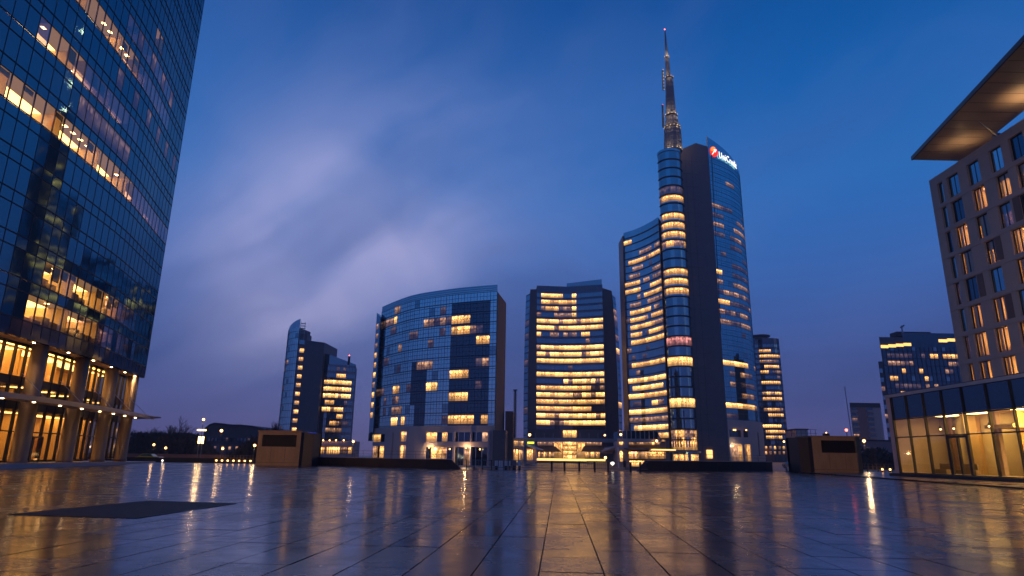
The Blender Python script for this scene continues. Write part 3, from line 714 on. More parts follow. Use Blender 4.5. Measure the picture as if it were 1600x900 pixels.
for o in opens:
    k = lit_map.get((o[5], o[6])); mt = {'L': 'clear', 'K': 'clear', 'F': 'clear_blue'}.get(k, hr.choice(['deep_glass', 'dark_glass', 'deep_glass', 'sky_glass']))
    opening_glass(T, HL, o, mt, depth=.32, leaves=o[4])
    y1_, y0_ = 74.2-o[0], 74.2-o[1]
    if k:                                    # a real room with curtains and a lamp behind each lit window
        zb, zt = o[2]-.15, o[3]+.2
        mb = MB(); mb.box(HX+3.2, HX+3.3, y0_-.5, y1_+.5, zb, zt).box(HX+.5, HX+3.2, y0_-.6, y0_-.5, zb, zt).box(HX+.5, HX+3.2, y1_+.5, y1_+.6, zb, zt)
        mb.box(HX+.5, HX+3.2, y0_-.5, y1_+.5, zb-.1, zb).box(HX+.5, HX+3.2, y0_-.5, y1_+.5, zt, zt+.1)
        rm = mb.ob('room', 'room_wall', T)
        cw = hr.choice([.12, .2, .3, .45, .62])*(y1_-y0_); fo = MB(); m_ = 7
        for side in ((y0_, y0_+cw), (y1_-cw*.8, y1_)):
            for q in range(m_):
                ya = side[0]+(side[1]-side[0])*q/m_; yb = side[0]+(side[1]-side[0])*(q+1)/m_; xo = .48+.05*(q % 2)
                fo.poly([(HX+xo, ya, zb), (HX+.96-xo+.05, yb, zb), (HX+.96-xo+.05, yb, zt), (HX+xo, ya, zt)])
        fo.ob('curtain', 'curtain', rm)
        yy = hr.uniform(y0_+.3, y1_-.3); zz = hr.uniform(zb+.9, zb+1.5)
        if hr.random() < .35: MB().box(HX+.42, HX+.45, y0_, y1_, zt-hr.choice([.8, 1.2, 1.7]), zt).ob('blind', 'curtain', rm)
        MB().lathe(HX+1.8, yy, [(.18, zz), (.12, zz+.3)], 8).ob('lamp_shade', 'room_lamp', rm)
        MB().box(HX+1.3, HX+2.6, y0_+.1, y1_-.1, zt-.03, zt-.01).ob('ceiling_light', 'ceiling_soft' if k != 'F' else 'ceiling_dim', rm)
        MB().box(HX+1.5, HX+2.1, yy-.5, yy+.5, zb, zz-.02).ob('cabinet', 'desk', rm)
mb = MB(); mb.prism([(HX+4, 74), (86, 74), (86, 20), (HX+4, 20)], 0, HT-.2); mb.ob('core', 'dark_core', T)
wall_open(T, 'end_wall', [(86, 74.2), (HX+.01, 74.2)][::1], 0, HT, [], 'hotel_stone', th=.45)
mb = MB()
for r in range(7):
    z = 34.6-PH*r-2.62
    mb.box(HX-.05, HX-.004, 20, 74.2, z-.50, z-.42)
mb.ob('string_course', 'hotel_stone', T, kind='stuff')
for (c, r, s) in ((2, 3, 1), (2, 5, 1), (3, 2, 1), (1, 4, 1), (4, 4, 1)):
    ya = cols_y[c][1]; z = 34.6-PH*r; MB().box(HX-.03, HX-.006, ya-1.1, ya-.15, z-2.6, z-.02).ob('wall_panel', 'hotel_brown', T)
MB().box(HX, 86, 20, 74.2, HT, HT+.35).ob('parapet', 'hotel_stone', T)
# roof plant and the great wedge canopy on struts
mb = MB().box(66, 84, 22, 66, HT+.35, 36.9); mb.ob('penthouse', 'frame', T)
pt = thing('roof_canopy', 'large pointed timber lined canopy cantilevered over the hotel roof', 'canopy', (60, 60, 38.4))
CP = [(50.1, 73.6), (45.7, 49.9), (44.0, 40), (41.5, 24), (52.6, 24), (53.6, 46), (54.6, 60), (55.6, 67.5), (70, 71.5), (90, 71.5), (90, 74.5)]
MB().prism(CP, 38.2, 38.45).ob('soffit', 'canopy_wood', pt)
MB().prism([(p[0]+(.35 if p[0] < 60 else 0), p[1]) for p in CP], 38.45, 38.9).ob('roof', 'roof_dark', pt)
mb = MB()
for k in range(26): y = 25+1.85*k; xa = 41.6+(y-24)*.175 if y < 50 else 45.9+(y-49.9)*.18; mb.box(xa+.1, 52.4+min(3.2, (y-24)*.055), y, y+.03, 38.18, 38.205)
mb.ob('soffit_joint', 'dark_metal', pt, kind='stuff')
mb = MB(); mb.strip(CP[:4], 38.12, 38.62, -.04, .10); mb.ob('fascia', 'frame', pt)
for y in (64, 56, 48, 40, 32): MB().tube((54.2, y, HT+.3), (51.6, y, 38.25), .08).ob('strut', 'steel', pt)
for (x, y, e) in ((53.0, 68.6, 110), (52.6, 58.5, 300), (51.6, 49.5, 320), (51, 41, 320)):
    MB().lathe(x+.3, y, [(.16, HT+.36), (.12, HT+.62)], 8).ob('uplight', 'room_lamp', pt)
    l = bpy.data.lights.new('uplight_lamp', 'SPOT'); l.energy = e; l.color = (1, .62, .30); l.spot_size = radians(125); l.spot_blend = .9; l.shadow_soft_size = .12
    o = bpy.data.objects.new('uplight_lamp', l); COL.objects.link(o); o.parent = pt; o.location = Vector((x, y, HT+.75))-pt.location; o.rotation_euler = (pi, 0, 0)
# ================================================================== GLASS PAVILION (right)
T = thing('glass_pavilion', 'single storey glass pavilion with warm lobby light in front of the hotel', 'pavilion', (44, 55, .1))
PX = 38.2; yy = [64.8, 62.4, 59.8, 57.2, 54.55, 51.7, 49.1, 46.4, 43.7, 41, 38.3, 35.6, 33, 30]
MB().box(PX-.5, 51.5, 29, 66, .05, .38).ob('plinth', 'parapet', T)
MB().box(PX+5, 51.8, 29, 65.2, .38, 7.7).ob('back_wall', 'room_wall', T)
MB().box(PX+.15, PX+7, 29, 65.4, .38, .45).ob('floor', 'room_floor', T)
MB().box(PX-.12, 51.8, 29, 65.6, 7.72, 8.02).ob('roof', 'roof_dark', T)
MB().box(PX-.2, PX-.12, 29, 65.6, 7.66, 7.95).ob('fascia', 'frame_light', T)
MB().box(PX+.3, PX+7, 29.2, 64.7, 5.75, 5.95).ob('ceiling', 'room_wall', T)
MB().box(PX-.1, PX+2.2, 64.85, 65.6, .2, 7.66).ob('pier', 'stone', T)
MB().box(PX+2.2, 51.5, 65.0, 65.4, .2, 7.7).ob('end_wall', 'hotel_stone', T)
for i in range(len(yy)-1):
    a, b = (PX, yy[i]), (PX, yy[i+1])
    pane(T, 'glass_pane', a, b, 5.55, 7.62, 'dark_glass', gap=.05, th=.04)
    pane(T, 'glass_pane', a, b, 3.82, 5.42, 'pav_clear', gap=.05, th=.04)
    if i != 3: pane(T, 'glass_pane', a, b, .48, 3.72, 'pav_clear', gap=.05, th=.04)
for y in yy: MB().box(PX-.14, PX+.08, y-.055, y+.055, .38, 7.66).ob('mullion', 'frame', T)
mb = MB()
for z in (.42, 3.77, 5.48): mb.box(PX-.10, PX+.06, 30, 64.8, z-.05, z+.05)
mb.ob('transom', 'frame', T)
dr = MB().box(PX-.12, PX+.06, yy[4]+.06, yy[3]-.06, 3.5, 3.70).box(PX-.12, PX+.06, yy[3]-.26, yy[3]-.06, .48, 3.5).box(PX-.12, PX+.06, yy[4]+.06, yy[4]+.26, .48, 3.5).box(PX-.12, PX+.06, (yy[3]+yy[4])/2-.1, (yy[3]+yy[4])/2+.1, .48, 3.5).ob('door', 'frame', T)
for ya, yb in ((yy[3]-.26, (yy[3]+yy[4])/2+.1), ((yy[3]+yy[4])/2-.1, yy[4]+.26)):
    pane(dr, 'door_glass', (PX, ya), (PX, yb), .5, 3.48, 'pav_clear', gap=.02, th=.03)
for i, y in enumerate((61.5, 57.5, 51.8, 48.6, 45.5, 42)):
    if 1: MB().box(PX+2.2, PX+3.8, y-1.2, y+1.2, 5.70, 5.745).ob('ceiling_light', 'pav_light' if i > 1 else 'pav_light_low', T)
for y in (60.4, 58.6, 54.2, 50.2, 47.8, 44.6): MB().tube((PX+1.6, y, 5.75), (PX+1.6, y, 4.7), .015).lathe(PX+1.6, y, [(.04, 4.75), (.16, 4.45)], 10).ob('pendant', 'dark_metal', T); MB().ball((PX+1.6, y, 4.42), .07).ob('pendant_bulb', 'room_lamp', T)
for y0, y1, x_, m_ in ((63.6, 62.9, 4.2, 'hotel_brown'), (61.2, 59.9, 4.6, 'room_orange'), (56.0, 55.2, 3.0, 'stone'), (50.9, 50.2, 3.6, 'room_orange'), (46.6, 45.2, 4.0, 'hotel_brown')): MB().box(PX+x_, PX+x_+.35, y0, y1, .45, 5.72).ob('wall_panel', m_, T)
for y in (61.5, 58.3, 49.0): MB().box(PX+1.7, PX+2.5, y-.9, y+.9, .45, .85).box(PX+2.3, PX+2.5, y-.9, y+.9, .85, 1.35).ob('bench', 'desk', T)
MB().box(PX+3, PX+3.4, 59.2, 59.7, .45, 5.7).ob('column', 'room_wall', T)
MB().box(PX+3.5, PX+4.9, 53.4, 53.6, .45, 5.7).ob('partition', 'room_orange', T)
MB().box(PX+2.5, PX+4.9, 52.8, 56, 4.3, 4.6).ob('bulkhead', 'room_wall', T)
MB().box(PX+1.6, PX+2.4, 46.0, 49.8, .45, 1.65).ob('reception_desk', 'frame', T)
MB().box(PX+4.2, PX+4.9, 47, 50.5, 4.0, 4.9).ob('wall_cabinet', 'desk', T)
# ================================================================== OVAL OFFICE BUILDING (centre left)
T = thing('oval_office_building', 'bowed blue glass office block on a stone base, brick end wall at its right', 'building', (-25, 215, GZ))
CP_ = smooth_line([(-48.6, 234.5), (-41.2, 223.9), (-32.9, 214.2), (-21.3, 206.7), (-12.5, 202.6), (-4.7, 199.8)], 5)
rows = [(10.9+3.55*k, 10.9+3.55*k+2.75) for k in range(12)]
Lm = [(613, 477, 628, 486, 'dim'), (617, 500, 628, 510, 'lit_b'), (605, 502, 614, 512, 'dim'), (662, 503, 680, 512, 'dim'), (668, 503, 678, 512, 'lit'), (684, 500, 702, 510, 'dim'),
      (620, 518, 628, 526, 'dim'), (664, 522, 690, 532, 'dim'), (617, 535, 628, 545, 'dim'), (600, 538, 610, 548, 'dim'), (617, 552, 628, 560, 'dim'), (595, 555, 608, 566, 'faint'),
      (617, 568, 626, 576, 'lit'), (654, 562, 680, 572, 'dim'), (617, 584, 627, 592, 'dim'), (666, 598, 680, 606, 'lit_b'), (590, 606, 602, 618, 'faint'), (615, 602, 626, 614, 'lit'), (614, 622, 622, 628, 'dim'),
      (612, 634, 625, 646, 'dim'), (610, 655, 622, 666, 'lit_b'), (626, 652, 632, 668, 'lit'),
      (707, 494, 735, 512, 'lit'), (705, 514, 737, 530, 'lit'), (738, 512, 760, 526, 'dim'), (742, 530, 760, 545, 'lit'), (728, 540, 735, 548, 'dim'), (712, 552, 737, 565, 'lit'), (745, 562, 762, 580, 'dim'),
      (700, 572, 735, 586, 'lit'), (702, 610, 735, 625, 'lit'), (700, 648, 736, 664, 'lit'), (744, 600, 752, 610, 'faint'), (755, 655, 763, 664, 'lit')]
def dk(x0, y0, x1, y1): return (x0, y0, x1, y1, 'deep_glass')
for k_ in range(22):
    x_, y_ = lr.uniform(592, 700), lr.uniform(478, 660); Lm.append((x_, y_, x_+lr.choice([7, 9, 14]), y_+9, 'faint'))
Lm += [(703, 468, 762, 664, 'dark_glass'), (644, 572, 664, 668, 'dark_glass')]  # second patch: darker panes paint the reflection of a dark tower
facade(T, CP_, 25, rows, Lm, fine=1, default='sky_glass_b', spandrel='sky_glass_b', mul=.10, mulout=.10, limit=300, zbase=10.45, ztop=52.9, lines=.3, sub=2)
mb = MB(); mb.strip(resample(CP_, 25), 52.9, 55.0, -.06, 0.0)
mb.ob('glass_parapet', 'sky_glass', T)
for k in range(3): MB().strip(resample(CP_, 25), 53.2+.7*k, 53.27+.7*k, 0, .08).ob('parapet_rail', 'mullion', T)
back = [(-2.0, 215), (-2.5, 240), (-30, 262), (-52, 250)]
MB().prism(offs(CP_, -.4)+back, 10.2, 52.6).ob('core', 'dark_core', T)
MB().prism([(-4.55, 200.0), (-1.9, 215), (-2.5, 240), (-3.2, 240), (-2.6, 215.2), (-5.0, 201)], GZ, 52.4).ob('end_wall', 'brick', T)
# fin wall at the left
fin = [(-50.4, 238), (-47.3, 230.8)]
MB().prism([(-50.8, 236), (-48.5, 232.2), (-48.3, 232.8), (-50.0, 240)], 6.0, [53.0, 50.5, 50.5, 53.0]).ob('fin_wall', 'deep_glass', T)
FW = [(-50.8, 236), (-48.5, 232.2)]
for k, on in enumerate((1, 1, 1, 0, 1, 1, 1, 0, 1, 1)):
    z = 14+3.6*k; q = FW; a = (q[0][0]*.8+q[1][0]*.2, q[0][1]*.8+q[1][1]*.2); b = (q[0][0]*.35+q[1][0]*.65, q[0][1]*.35+q[1][1]*.65)
    pane(T, 'window', a, b, z, z+2.0, 'lit' if k < 8 and on else 'dim', gap=.02, off=.08)
# stone podium with openings and pilasters
PP = offs(CP_, .25); PPL = lens(PP)
def s_px(pl, L, px, z):
    return min((abs(proj(*point_at(pl, L, k*.1), z)[0]-px), k*.1) for k in range(int(L[-1]*10)+1))[1]
def rect(pl, L, x0, x1, z0, z1): return (s_px(pl, L, x0, 4), s_px(pl, L, x1, 4), z0, z1)
ops = [rect(PP, PPL, 625, 634, 5.6, 8.8), rect(PP, PPL, 625, 634, GZ+.6, 4.4), rect(PP, PPL, 665, 762, 5.6, 8.4), rect(PP, PPL, 665, 762, GZ, 3.9), rect(PP, PPL, 575, 600, 5.6, 8.2), rect(PP, PPL, 575, 600, GZ+.2, 4.2)]
wall_open(T, 'podium_wall', PP, GZ, 10.4, ops, 'stone', th=.5)
for s0, s1, z0, z1 in ops:
    n_ = max(1, round((s1-s0)/2.0))
    for k in range(n_):
        a, b = point_at(PP, PPL, s0+(s1-s0)*k/n_), point_at(PP, PPL, s0+(s1-s0)*(k+1)/n_)
        q = proj(*a, (z0+z1)/2); mt = lr.choice(['lit', 'lit', 'dim', 'dark_glass']) if q[0] > 660 or q[0] < 605 else ('lit' if k % 2 == 0 else 'dim')
        if q[0] > 735: mt = 'dark_glass' if lr.random() < .7 else 'dim'
        if z0 > 5 and q[0] > 690: mt = lr.choice(['dark_glass', 'dark_glass', 'dim'])
        pane(T, 'window', a, b, z0, z1, mt, gap=.09, off=-.35)
for px in (612, 709.5, 735.5, 763):
    s = s_px(PP, PPL, px, 4); p = point_at(PP, PPL, s); MB().lathe(p[0]+.1, p[1]-.5, [(.42, GZ), (.38, 8.6)], 12).ob('pilaster', 'stone', T, smooth=False)
bz = MB(); sa, sb_ = s_px(PP, PPL, 664, 4), s_px(PP, PPL, 765, 4); seg = [point_at(PP, PPL, sa+(sb_-sa)*k/8) for k in range(9)]
MB().strip(seg, 4.0, 5.5, .55, .8).ob('fascia_band', 'stone', T)
for i, px in enumerate((671, 703, 728, 750)):
    s = s_px(PP, PPL, px, 3); p = point_at(PP, PPL, s); MB().ball((p[0], p[1]-1.0, 3.3 if i % 2 else 3.7), .22).ob('wall_lamp', 'lamp_warm', T)
    if i in (0, 2):
        l = bpy.data.lights.new('wall_lamp_light', 'POINT'); l.energy = 900; l.color = (1, .62, .28); l.shadow_soft_size = .3
        o = bpy.data.objects.new('wall_lamp_light', l); COL.objects.link(o); o.parent = T; o.location = Vector((p[0], p[1]-1.7, 3.3))-T.location
MB().prism([(-5.2, 199.2), (-1.3, 199.2), (-.4, 216), (-4, 216)], GZ, 9.0).ob('dark_bay', 'core_panel', T)
MB().prism([(-1.6, 212), (.9, 212), (1.4, 226), (-1.6, 226)], GZ, 15.6).ob('brick_annex', 'terracotta', T)
# ================================================================== CENTRAL TOWER
T = thing('central_office_tower', 'squat dark framed office tower with many bright yellow floors in the middle', 'tower', (33, 362, GZ))
BP = smooth_line([(14.2, 354.5), (26, 356.0), (38, 354.5), (51, 349.5)], 4)
rows = [(18+3.75*k, 18+3.75*k+2.55) for k in range(20)]
Lb = []
def band(k, f0, f1, m_):
    y = [660.8, 649.8, 638.9, 628.0, 617.2, 606.5, 595.8, 585.2, 574.6, 564.1, 553.7, 543.3, 532.9, 522.6, 512.4, 502.2, 492.1, 482.0, 472.0, 462.0][k]
    Lb.append((838+107*f0, y-5.3, 838+107*f1, y+5.3, m_))
for k, f0, f1 in ((0, 0, .2), (0, .4, .98), (1, 0, 1), (2, 0, .78), (3, 0, .62), (3, .62, 1), (4, 0, 1), (5, 0, .82), (6, .42, 1), (7, 0, 1), (9, 0, 1), (10, 0, 1), (11, 0, 1), (14, 0, 1), (15, 0, 1)):
    band(k, f0, f1, 'lit_b' if not (k in (2, 3, 5)) else 'lit')
for k, f0, f1, m_ in ((13, 0, .08, 'lit'), (13, .2, .3, 'dim'), (13, .38, .62, 'dim'), (13, .68, .76, 'lit'), (16, 0, .08, 'lit'), (16, .28, .5, 'dim'), (16, .5, .58, 'lit_b'),
                      (17, .04, .33, 'lit'), (17, .33, .5, 'dim'), (17, .5, .58, 'lit_b'), (18, .04, .5, 'lit'), (18, .5, .58, 'lit_b'), (19, .04, .38, 'lit_b'), (19, .5, .58, 'lit_b'), (0, .2, .4, 'dim'), (5, .82, 1, 'dim'), (12, .7, .76, 'dim')):
    band(k, f0, f1, m_)
facade(T, BP, 15, rows, Lb, default='deep_glass', spandrel='spandrel_dark', mul=.14, mulout=.14, zbase=15.6, ztop=96.0, sub=3, lines=.35)
MB().prism([(31.5, 355.8), (50.8, 349.8), (51, 356), (32, 362)], 96.0, [98.0, 99.2, 99.0, 98.0]).ob('roof_screen', 'deep_glass', T)
MB().prism([(14.3, 355), (31, 356.6), (32, 380), (14, 380)], 93, 96.3).ob('roof', 'roof_dark', T)
MB().prism(offs(BP, -.5)+[(54, 390), (12, 390)], GZ, 95).ob('core', 'dark_core', T)
# dark flanks that bulge out and in again with height
def bulge(xa, xb, ya, yb, zs, fx, mat, nm):
    mb = MB()
    for (z0, z1) in zip(zs, zs[1:]):
        a0, a1 = fx(z0), fx(z1)
        mb.hexa([(xa, ya, z0), (xb+a0, yb, z0), (xb+a0, yb+34, z0), (xa, ya+30, z0), (xa, ya, z1), (xb+a1, yb, z1), (xb+a1, yb+34, z1), (xa, ya+30, z1)])
    return mb
zs = [GZ, 20, 35, 50, 65, 80, 94]
fr = lambda z: 2.2*(1-abs((z-30)/66)**2.0)
mb = bulge(51.2, 57.2, 349.6, 356, zs, fr, None, None); mb.ob('flank', 'core_panel', T)
mb = MB()
for (z0, z1) in zip(zs, zs[1:]):
    a0, a1 = fr(z0)*.5, fr(z1)*.5
    mb.hexa([(10.6-a0, 354.8, z0), (14.1, 354.4, z0), (14.1, 385, z0), (10.6-a0, 385, z0), (10.6-a1, 354.8, z1), (14.1, 354.4, z1), (14.1, 385, z1), (10.6-a1, 385, z1)])
mb.ob('flank', 'core_panel', T)
for side in (0, 1):                          # narrow glazed outer edges with small lit panes
    mb = MB(); zz_ = [9+3.75*k for k in range(23)]
    for z0, z1 in zip(zz_, zz_[1:]):
        for j in (0,):
            if side: a0, a1 = fr(z0), fr(z1); q = lambda a, z: [(57.3+a, 355.8, z), (60.0+a, 362, z)]
            else: a0, a1 = fr(z0)*.5, fr(z1)*.5; q = lambda a, z: [(8.4-a, 360, z), (10.5-a, 354.7, z)]
            p0, p1 = q(a0, z0), q(a1, z1)
            mt = lr.choice(['deep_glass']*6+['faint', 'dim', 'dim', 'lit'] if side else ['deep_glass']*6+['faint', 'dim'])
            MB().poly([p0[0], p0[1], (p1[1][0], p1[1][1], z1-.5), (p1[0][0], p1[0][1], z1-.5)]).poly([(p0[0][0], p0[0][1]+.1, z0), (p0[1][0], p0[1][1]+.1, z0), (p1[1][0], p1[1][1]+.1, z1), (p1[0][0], p1[0][1]+.1, z1)][::-1]).ob('window', mt, T)
            mb.hexa([(p0[0][0], p0[0][1]-.08, z1-.5), (p0[1][0], p0[1][1]-.08, z1-.5), (p0[1][0], p0[1][1]+.3, z1-.5), (p0[0][0], p0[0][1]+.3, z1-.5), (p1[0][0], p1[0][1]-.08, z1), (p1[1][0], p1[1][1]-.08, z1), (p1[1][0], p1[1][1]+.3, z1), (p1[0][0], p1[0][1]+.3, z1)])
    mb.ob('floor_line', 'slab_edge', T, kind='stuff')
MB().prism([(57.5, 357), (60, 363), (60, 388), (54, 388)], GZ, 92).ob('side_block', 'dark_core', T)
MB().prism([(8.6, 361), (11, 356), (14, 388), (8.6, 388)], GZ, 92).ob('side_block', 'dark_core', T)
MB().tube((41, 360, 96), (41, 360, 98.5), .5).ob('roof_vent', 'steel', T)
# glazed base: tall bright atrium, dark mezzanine band, awnings
DX = lambda px, Y=348: atY(px, 700, Y)[0]
def fr_box(x0, x1, y0, y1, mat, nm, Y, T, dy=.3, kind=None):     # a box seen at these picture coordinates, standing at depth Y
    a = atY(x0, y1, Y); b = atY(x1, y0, Y); return MB().box(a[0], b[0], Y, Y+dy, a[2], b[2]).ob(nm, mat, T, kind=kind)
fr_box(838, 946, 672, 722, 'core_panel', 'base_wall', 346.5, T, 6)
for k in range(3): fr_box(880+7*k, 886.6+7*k, 672.5, 683.5, 'lit_b', 'atrium_window', 346, T)
for k in range(3):
    for j in range(4): fr_box(880+7*k, 886.6+7*k, 690.5+7*j, 697+7*j, 'lit_b' if k == 1 else 'lit', 'atrium_window', 346, T)
for k in range(2): fr_box(866+6.6*k, 872.2+6.6*k, 690.5, 717, 'lit', 'atrium_window', 346, T); fr_box(902+6*k, 907.6+6*k, 690.5, 717, 'lit', 'atrium_window', 346, T)
for k in range(8): fr_box(840+3.3*k, 842.8+3.3*k, 690.5, 696, 'dim', 'shop_window', 346, T); fr_box(914+3.3*k, 916.8+3.3*k, 690.5, 696, 'dim', 'shop_window', 346, T)
for k in range(9): fr_box(841+2.8*k, 843.3+2.8*k, 706, 715, 'dim' if k % 3 else 'lit', 'shop_window', 346, T); fr_box(912+2.8*k, 914.3+2.8*k, 706, 715, 'lit' if k % 3 else 'dim', 'shop_window', 346, T)
fr_box(836, 962, 685.5, 689.5, 'frame_light', 'balcony_beam', 343, T, 3)
for k in range(9): fr_box(836+14*k, 836.7+14*k, 677, 685.5, 'frame_light', 'balcony_post', 343.2, T, .2)
for x0, x1, s in ((838, 876, 1), (906, 944, -1)):
    a = atY(x0, 697, 340); b = atY(x1, 704.8, 334)
    xa, xb = a[0], b[0]; zt, zb = a[2], b[2]
    if s == 1: pts = [(xa, 341, zt), (xb-2.2, 341, zt), (xb, 333, zb), (xa, 333, zb)]
    else: pts = [(xa+2.2, 341, zt), (xb, 341, zt), (xb, 333, zb), (xa, 333, zb)]
    MB().hexa([(p[0], p[1], p[2]-.35) for p in pts]+pts).ob('awning', 'frame', T)
fr_box(838, 946, 717.5, 719.5, 'shop_glow', 'counter_light', 330, T, .3)

# ================================================================== BANK TOWER
T = thing('spire_tower', 'tallest curved glass tower with a lit spire and an illuminated bank sign', 'tower', (90, 305, GZ))
# --- curved left wing
LWp = smooth_line([(58.6, 320.0), (63.2, 314.8), (66.8, 308.5), (69.6, 302), (71.6, 296)], 4)
rows = [(116.4-3.8*(k+1)+.35, 116.4-3.8*(k+1)+2.75) for k in range(1, 28)][::-1]
pat = {1: [(0, .2, 'lit'), (.32, .36, 'dim')], 3: [(.4, .53, 'dim'), (.63, .75, 'dim'), (.93, 1, 'dim')], 4: [(.05, .5, 'lit'), (.66, 1, 'lit')], 5: [(.15, .42, 'dim')], 6: [(.1, .4, 'dim'), (.7, 1, 'dim')],
       7: [(.04, .4, 'lit'), (.42, .66, 'dim'), (.7, 1, 'dim')], 8: [(.04, .38, 'lit'), (.66, 1, 'lit')], 9: [(.48, 1, 'lit')], 10: [(.05, .32, 'dim'), (.55, 1, 'dim')], 11: [(.1, .68, 'lit'), (.75, .95, 'dim')],
       12: [(.08, .46, 'lit'), (.68, 1, 'lit')], 13: [(.08, .7, 'lit'), (.74, 1, 'dim')], 14: [(.08, .4, 'lit'), (.55, 1, 'lit')], 15: [(.08, 1, 'lit')], 18: [(.05, 1, 'lit')], 20: [(0, 1, 'lit_b')], 21: [(.12, .95, 'lit_b')],
       22: [(0, .4, 'lit_b'), (.4, 1, 'lit')], 23: [(.1, .3, 'faint'), (.52, .7, 'lit_b'), (.74, .95, 'dim')], 24: [(0, .75, 'lit_b'), (.75, 1, 'lit')], 25: [(0, 1, 'dim')], 26: [(.05, 1, 'lit_b')], 27: [(.2, 1, 'lit')]}
P_ = resample(LWp, 11)
for i, (z0, z1) in enumerate(rows):
    k = 27-i
    for c in range(11):
        f = (c+.5)/11; mt = 'sky_glass'
        for f0, f1, m_ in pat.get(k, []):
            if f0 <= f <= f1: mt = m_
        u_ = fr_.random()
        if mt == 'sky_glass' and u_ < .16 and k > 2: mt = 'dim' if u_ < .08 else 'faint'
        pane(T, 'window', P_[c], P_[c+1], z0, z1, mt, gap=.04)
        if k in (16, 17): pass
    MB().strip(P_, z1+.01, z0+3.44, -.05, .02).ob('spandrel_band', 'sky_glass', T)
MB().strip(P_, 112.9, 116.4, -.05, .05).ob('roof_band', 'sky_glass', T)
mb = MB()
for k in range(1, 29): z = 116.4-3.8*k; mb.strip(P_, z, z+.34, -.1, .38)
mb.ob('floor_line', 'slab_edge', T, kind='stuff')
mb = MB(); Pm = resample(LWp, 33); Nm = norms(Pm)
for p, n_ in zip(Pm, Nm): mb.tube((p[0]+n_[0]*.05, p[1]+n_[1]*.05, 9), (p[0]+n_[0]*.05, p[1]+n_[1]*.05, 116.2), .05, n=4)
mb.ob('mullion_grid', 'mullion', T, kind='stuff')
MB().prism(offs(LWp, -.35)+[(82, 318), (62, 332)], GZ, 115.8).ob('core', 'dark_core', T)
MB().box(57.9, 58.5, 319.5, 332, GZ, 114.6).ob('end_fin', 'dark_core', T)
# --- round stair drum
cx0, cy0, cr = 78.1, 294.5, 5.7
arc = [(cx0+cr*cos(t), cy0+cr*sin(t)) for t in [radians(200+150*k/24) for k in range(-3, 25)]]
CT, CPi = 148.9, 4.65; litc = {5: 'lit', 7: 'lit', 8: 'lit', 9: 'lit', 10: 'dim', 4: 'faint', 13: 'lit', 14: 'lit', 15: 'lit', 20: 'pink', 22: 'lit_b', 26: 'lit_b', 29: 'dim', 30: 'lit'}
A_ = resample(arc, 9); A2 = resample(arc, 27)
for k in range(32):
    z1 = CT-CPi*k-.45; z0 = CT-CPi*(k+1)+.05
    for c in range(9):
        mt = litc.get(k, 'deep_glass' if c % 3 else 'sky_glass')
        if mt == 'lit' and c < 1: mt = 'dim'
        if k in (10, 29) and c in (2, 3, 7): mt = 'lit'
        za = z0+1.1 if (mt in ('lit', 'dim') and k < 18) else z0
        q0, q1 = A2[3*c], A2[3*c+3]; mb = MB().strip(A2[3*c:3*c+4], za, z1, -.04, .04); mb.ob('window', mt, T)
        if za > z0: MB().strip(A2[3*c:3*c+4], z0, za-.02, -.04, .03).ob('spandrel', 'sky_glass', T)
for c in range(3, 25):                       # lobby lights at the foot of the drum
    q = offs(A2, .14)[c:c+2]
    MB().strip(q, GZ+.3, 3.2, -.04, .04).ob('lobby_window', lr.choice(['lit', 'dim', 'deep_glass', 'lit']), T)
    if c % 2: MB().strip(q, 6.2, 10.6, -.04, .04).ob('lobby_window', lr.choice(['dim', 'deep_glass', 'deep_glass', 'lit', 'faint']), T)
MB().strip(A2, 4.0, 4.5, -.05, 1.3).ob('lobby_canopy', 'frame_light', T)
mb = MB(); N3 = norms(A2)
for p, n_ in zip(A2, N3): mb.tube((p[0]+n_[0]*.06, p[1]+n_[1]*.06, GZ), (p[0]+n_[0]*.06, p[1]+n_[1]*.06, CT), .045, n=4)
mb.ob('mullion_grid', 'mullion', T, kind='stuff')
mb = MB()
for k in range(1, 33): z = CT-CPi*k; mb.strip(A2, z-.12, z+.26, -.1, .50 if k < 20 else .2)
mb.ob('floor_line', 'slab_edge', T, kind='stuff')
MB().lathe(cx0, cy0, [(cr-.3, GZ), (cr-.3, CT)], 24).ob('drum_core', 'dark_core', T)
MB().lathe(cx0, cy0, [(cr+.15, CT), (cr+.2, CT+1.2), (cr-.4, CT+1.5)], 28).ob('drum_roof', 'deep_glass', T)
# --- dark stone core
MB().prism([(83.4, 296.4), (98.9, 298.6), (98.0, 330), (82.5, 330)], GZ, [152.8, 155.6, 150, 148]).ob('stone_core', 'dark_core', T)
MB().prism([(93.2, 297.6), (99.0, 298.3), (99, 299.3), (93.2, 298.3)], GZ, [157.6, 156.2, 156.2, 157.6]).ob('stone_panel', 'core_panel', T)
MB().prism([(83.5, 296.0), (93.2, 297.3), (93.2, 297.7), (83.5, 296.4)], 3, [152.5, 157.6, 157.6, 152.5]).ob('stone_panel', 'core_panel', T)
q = atY(1075, 720, 295); fr_box(1105, 1113, 703, 716, 'shop_glow', 'doorway', 296.2, T, .5)
mb = MB()
for k in range(1, 22): mb.hexa([(83.5, 295.93, 7*k), (93.2, 297.23, 7*k), (93.2, 297.4, 7*k), (83.5, 296.1, 7*k), (83.5, 295.93, 7*k+.09), (93.2, 297.23, 7*k+.09), (93.2, 297.4, 7*k+.09), (83.5, 296.1, 7*k+.09)])
for x in (86.7, 90): y = 296+(x-83.5)*.134; mb.box(x-.05, x+.05, y-.07, y+.1, 4, 152)
mb.ob('panel_seam', 'dark_metal', T, kind='stuff')
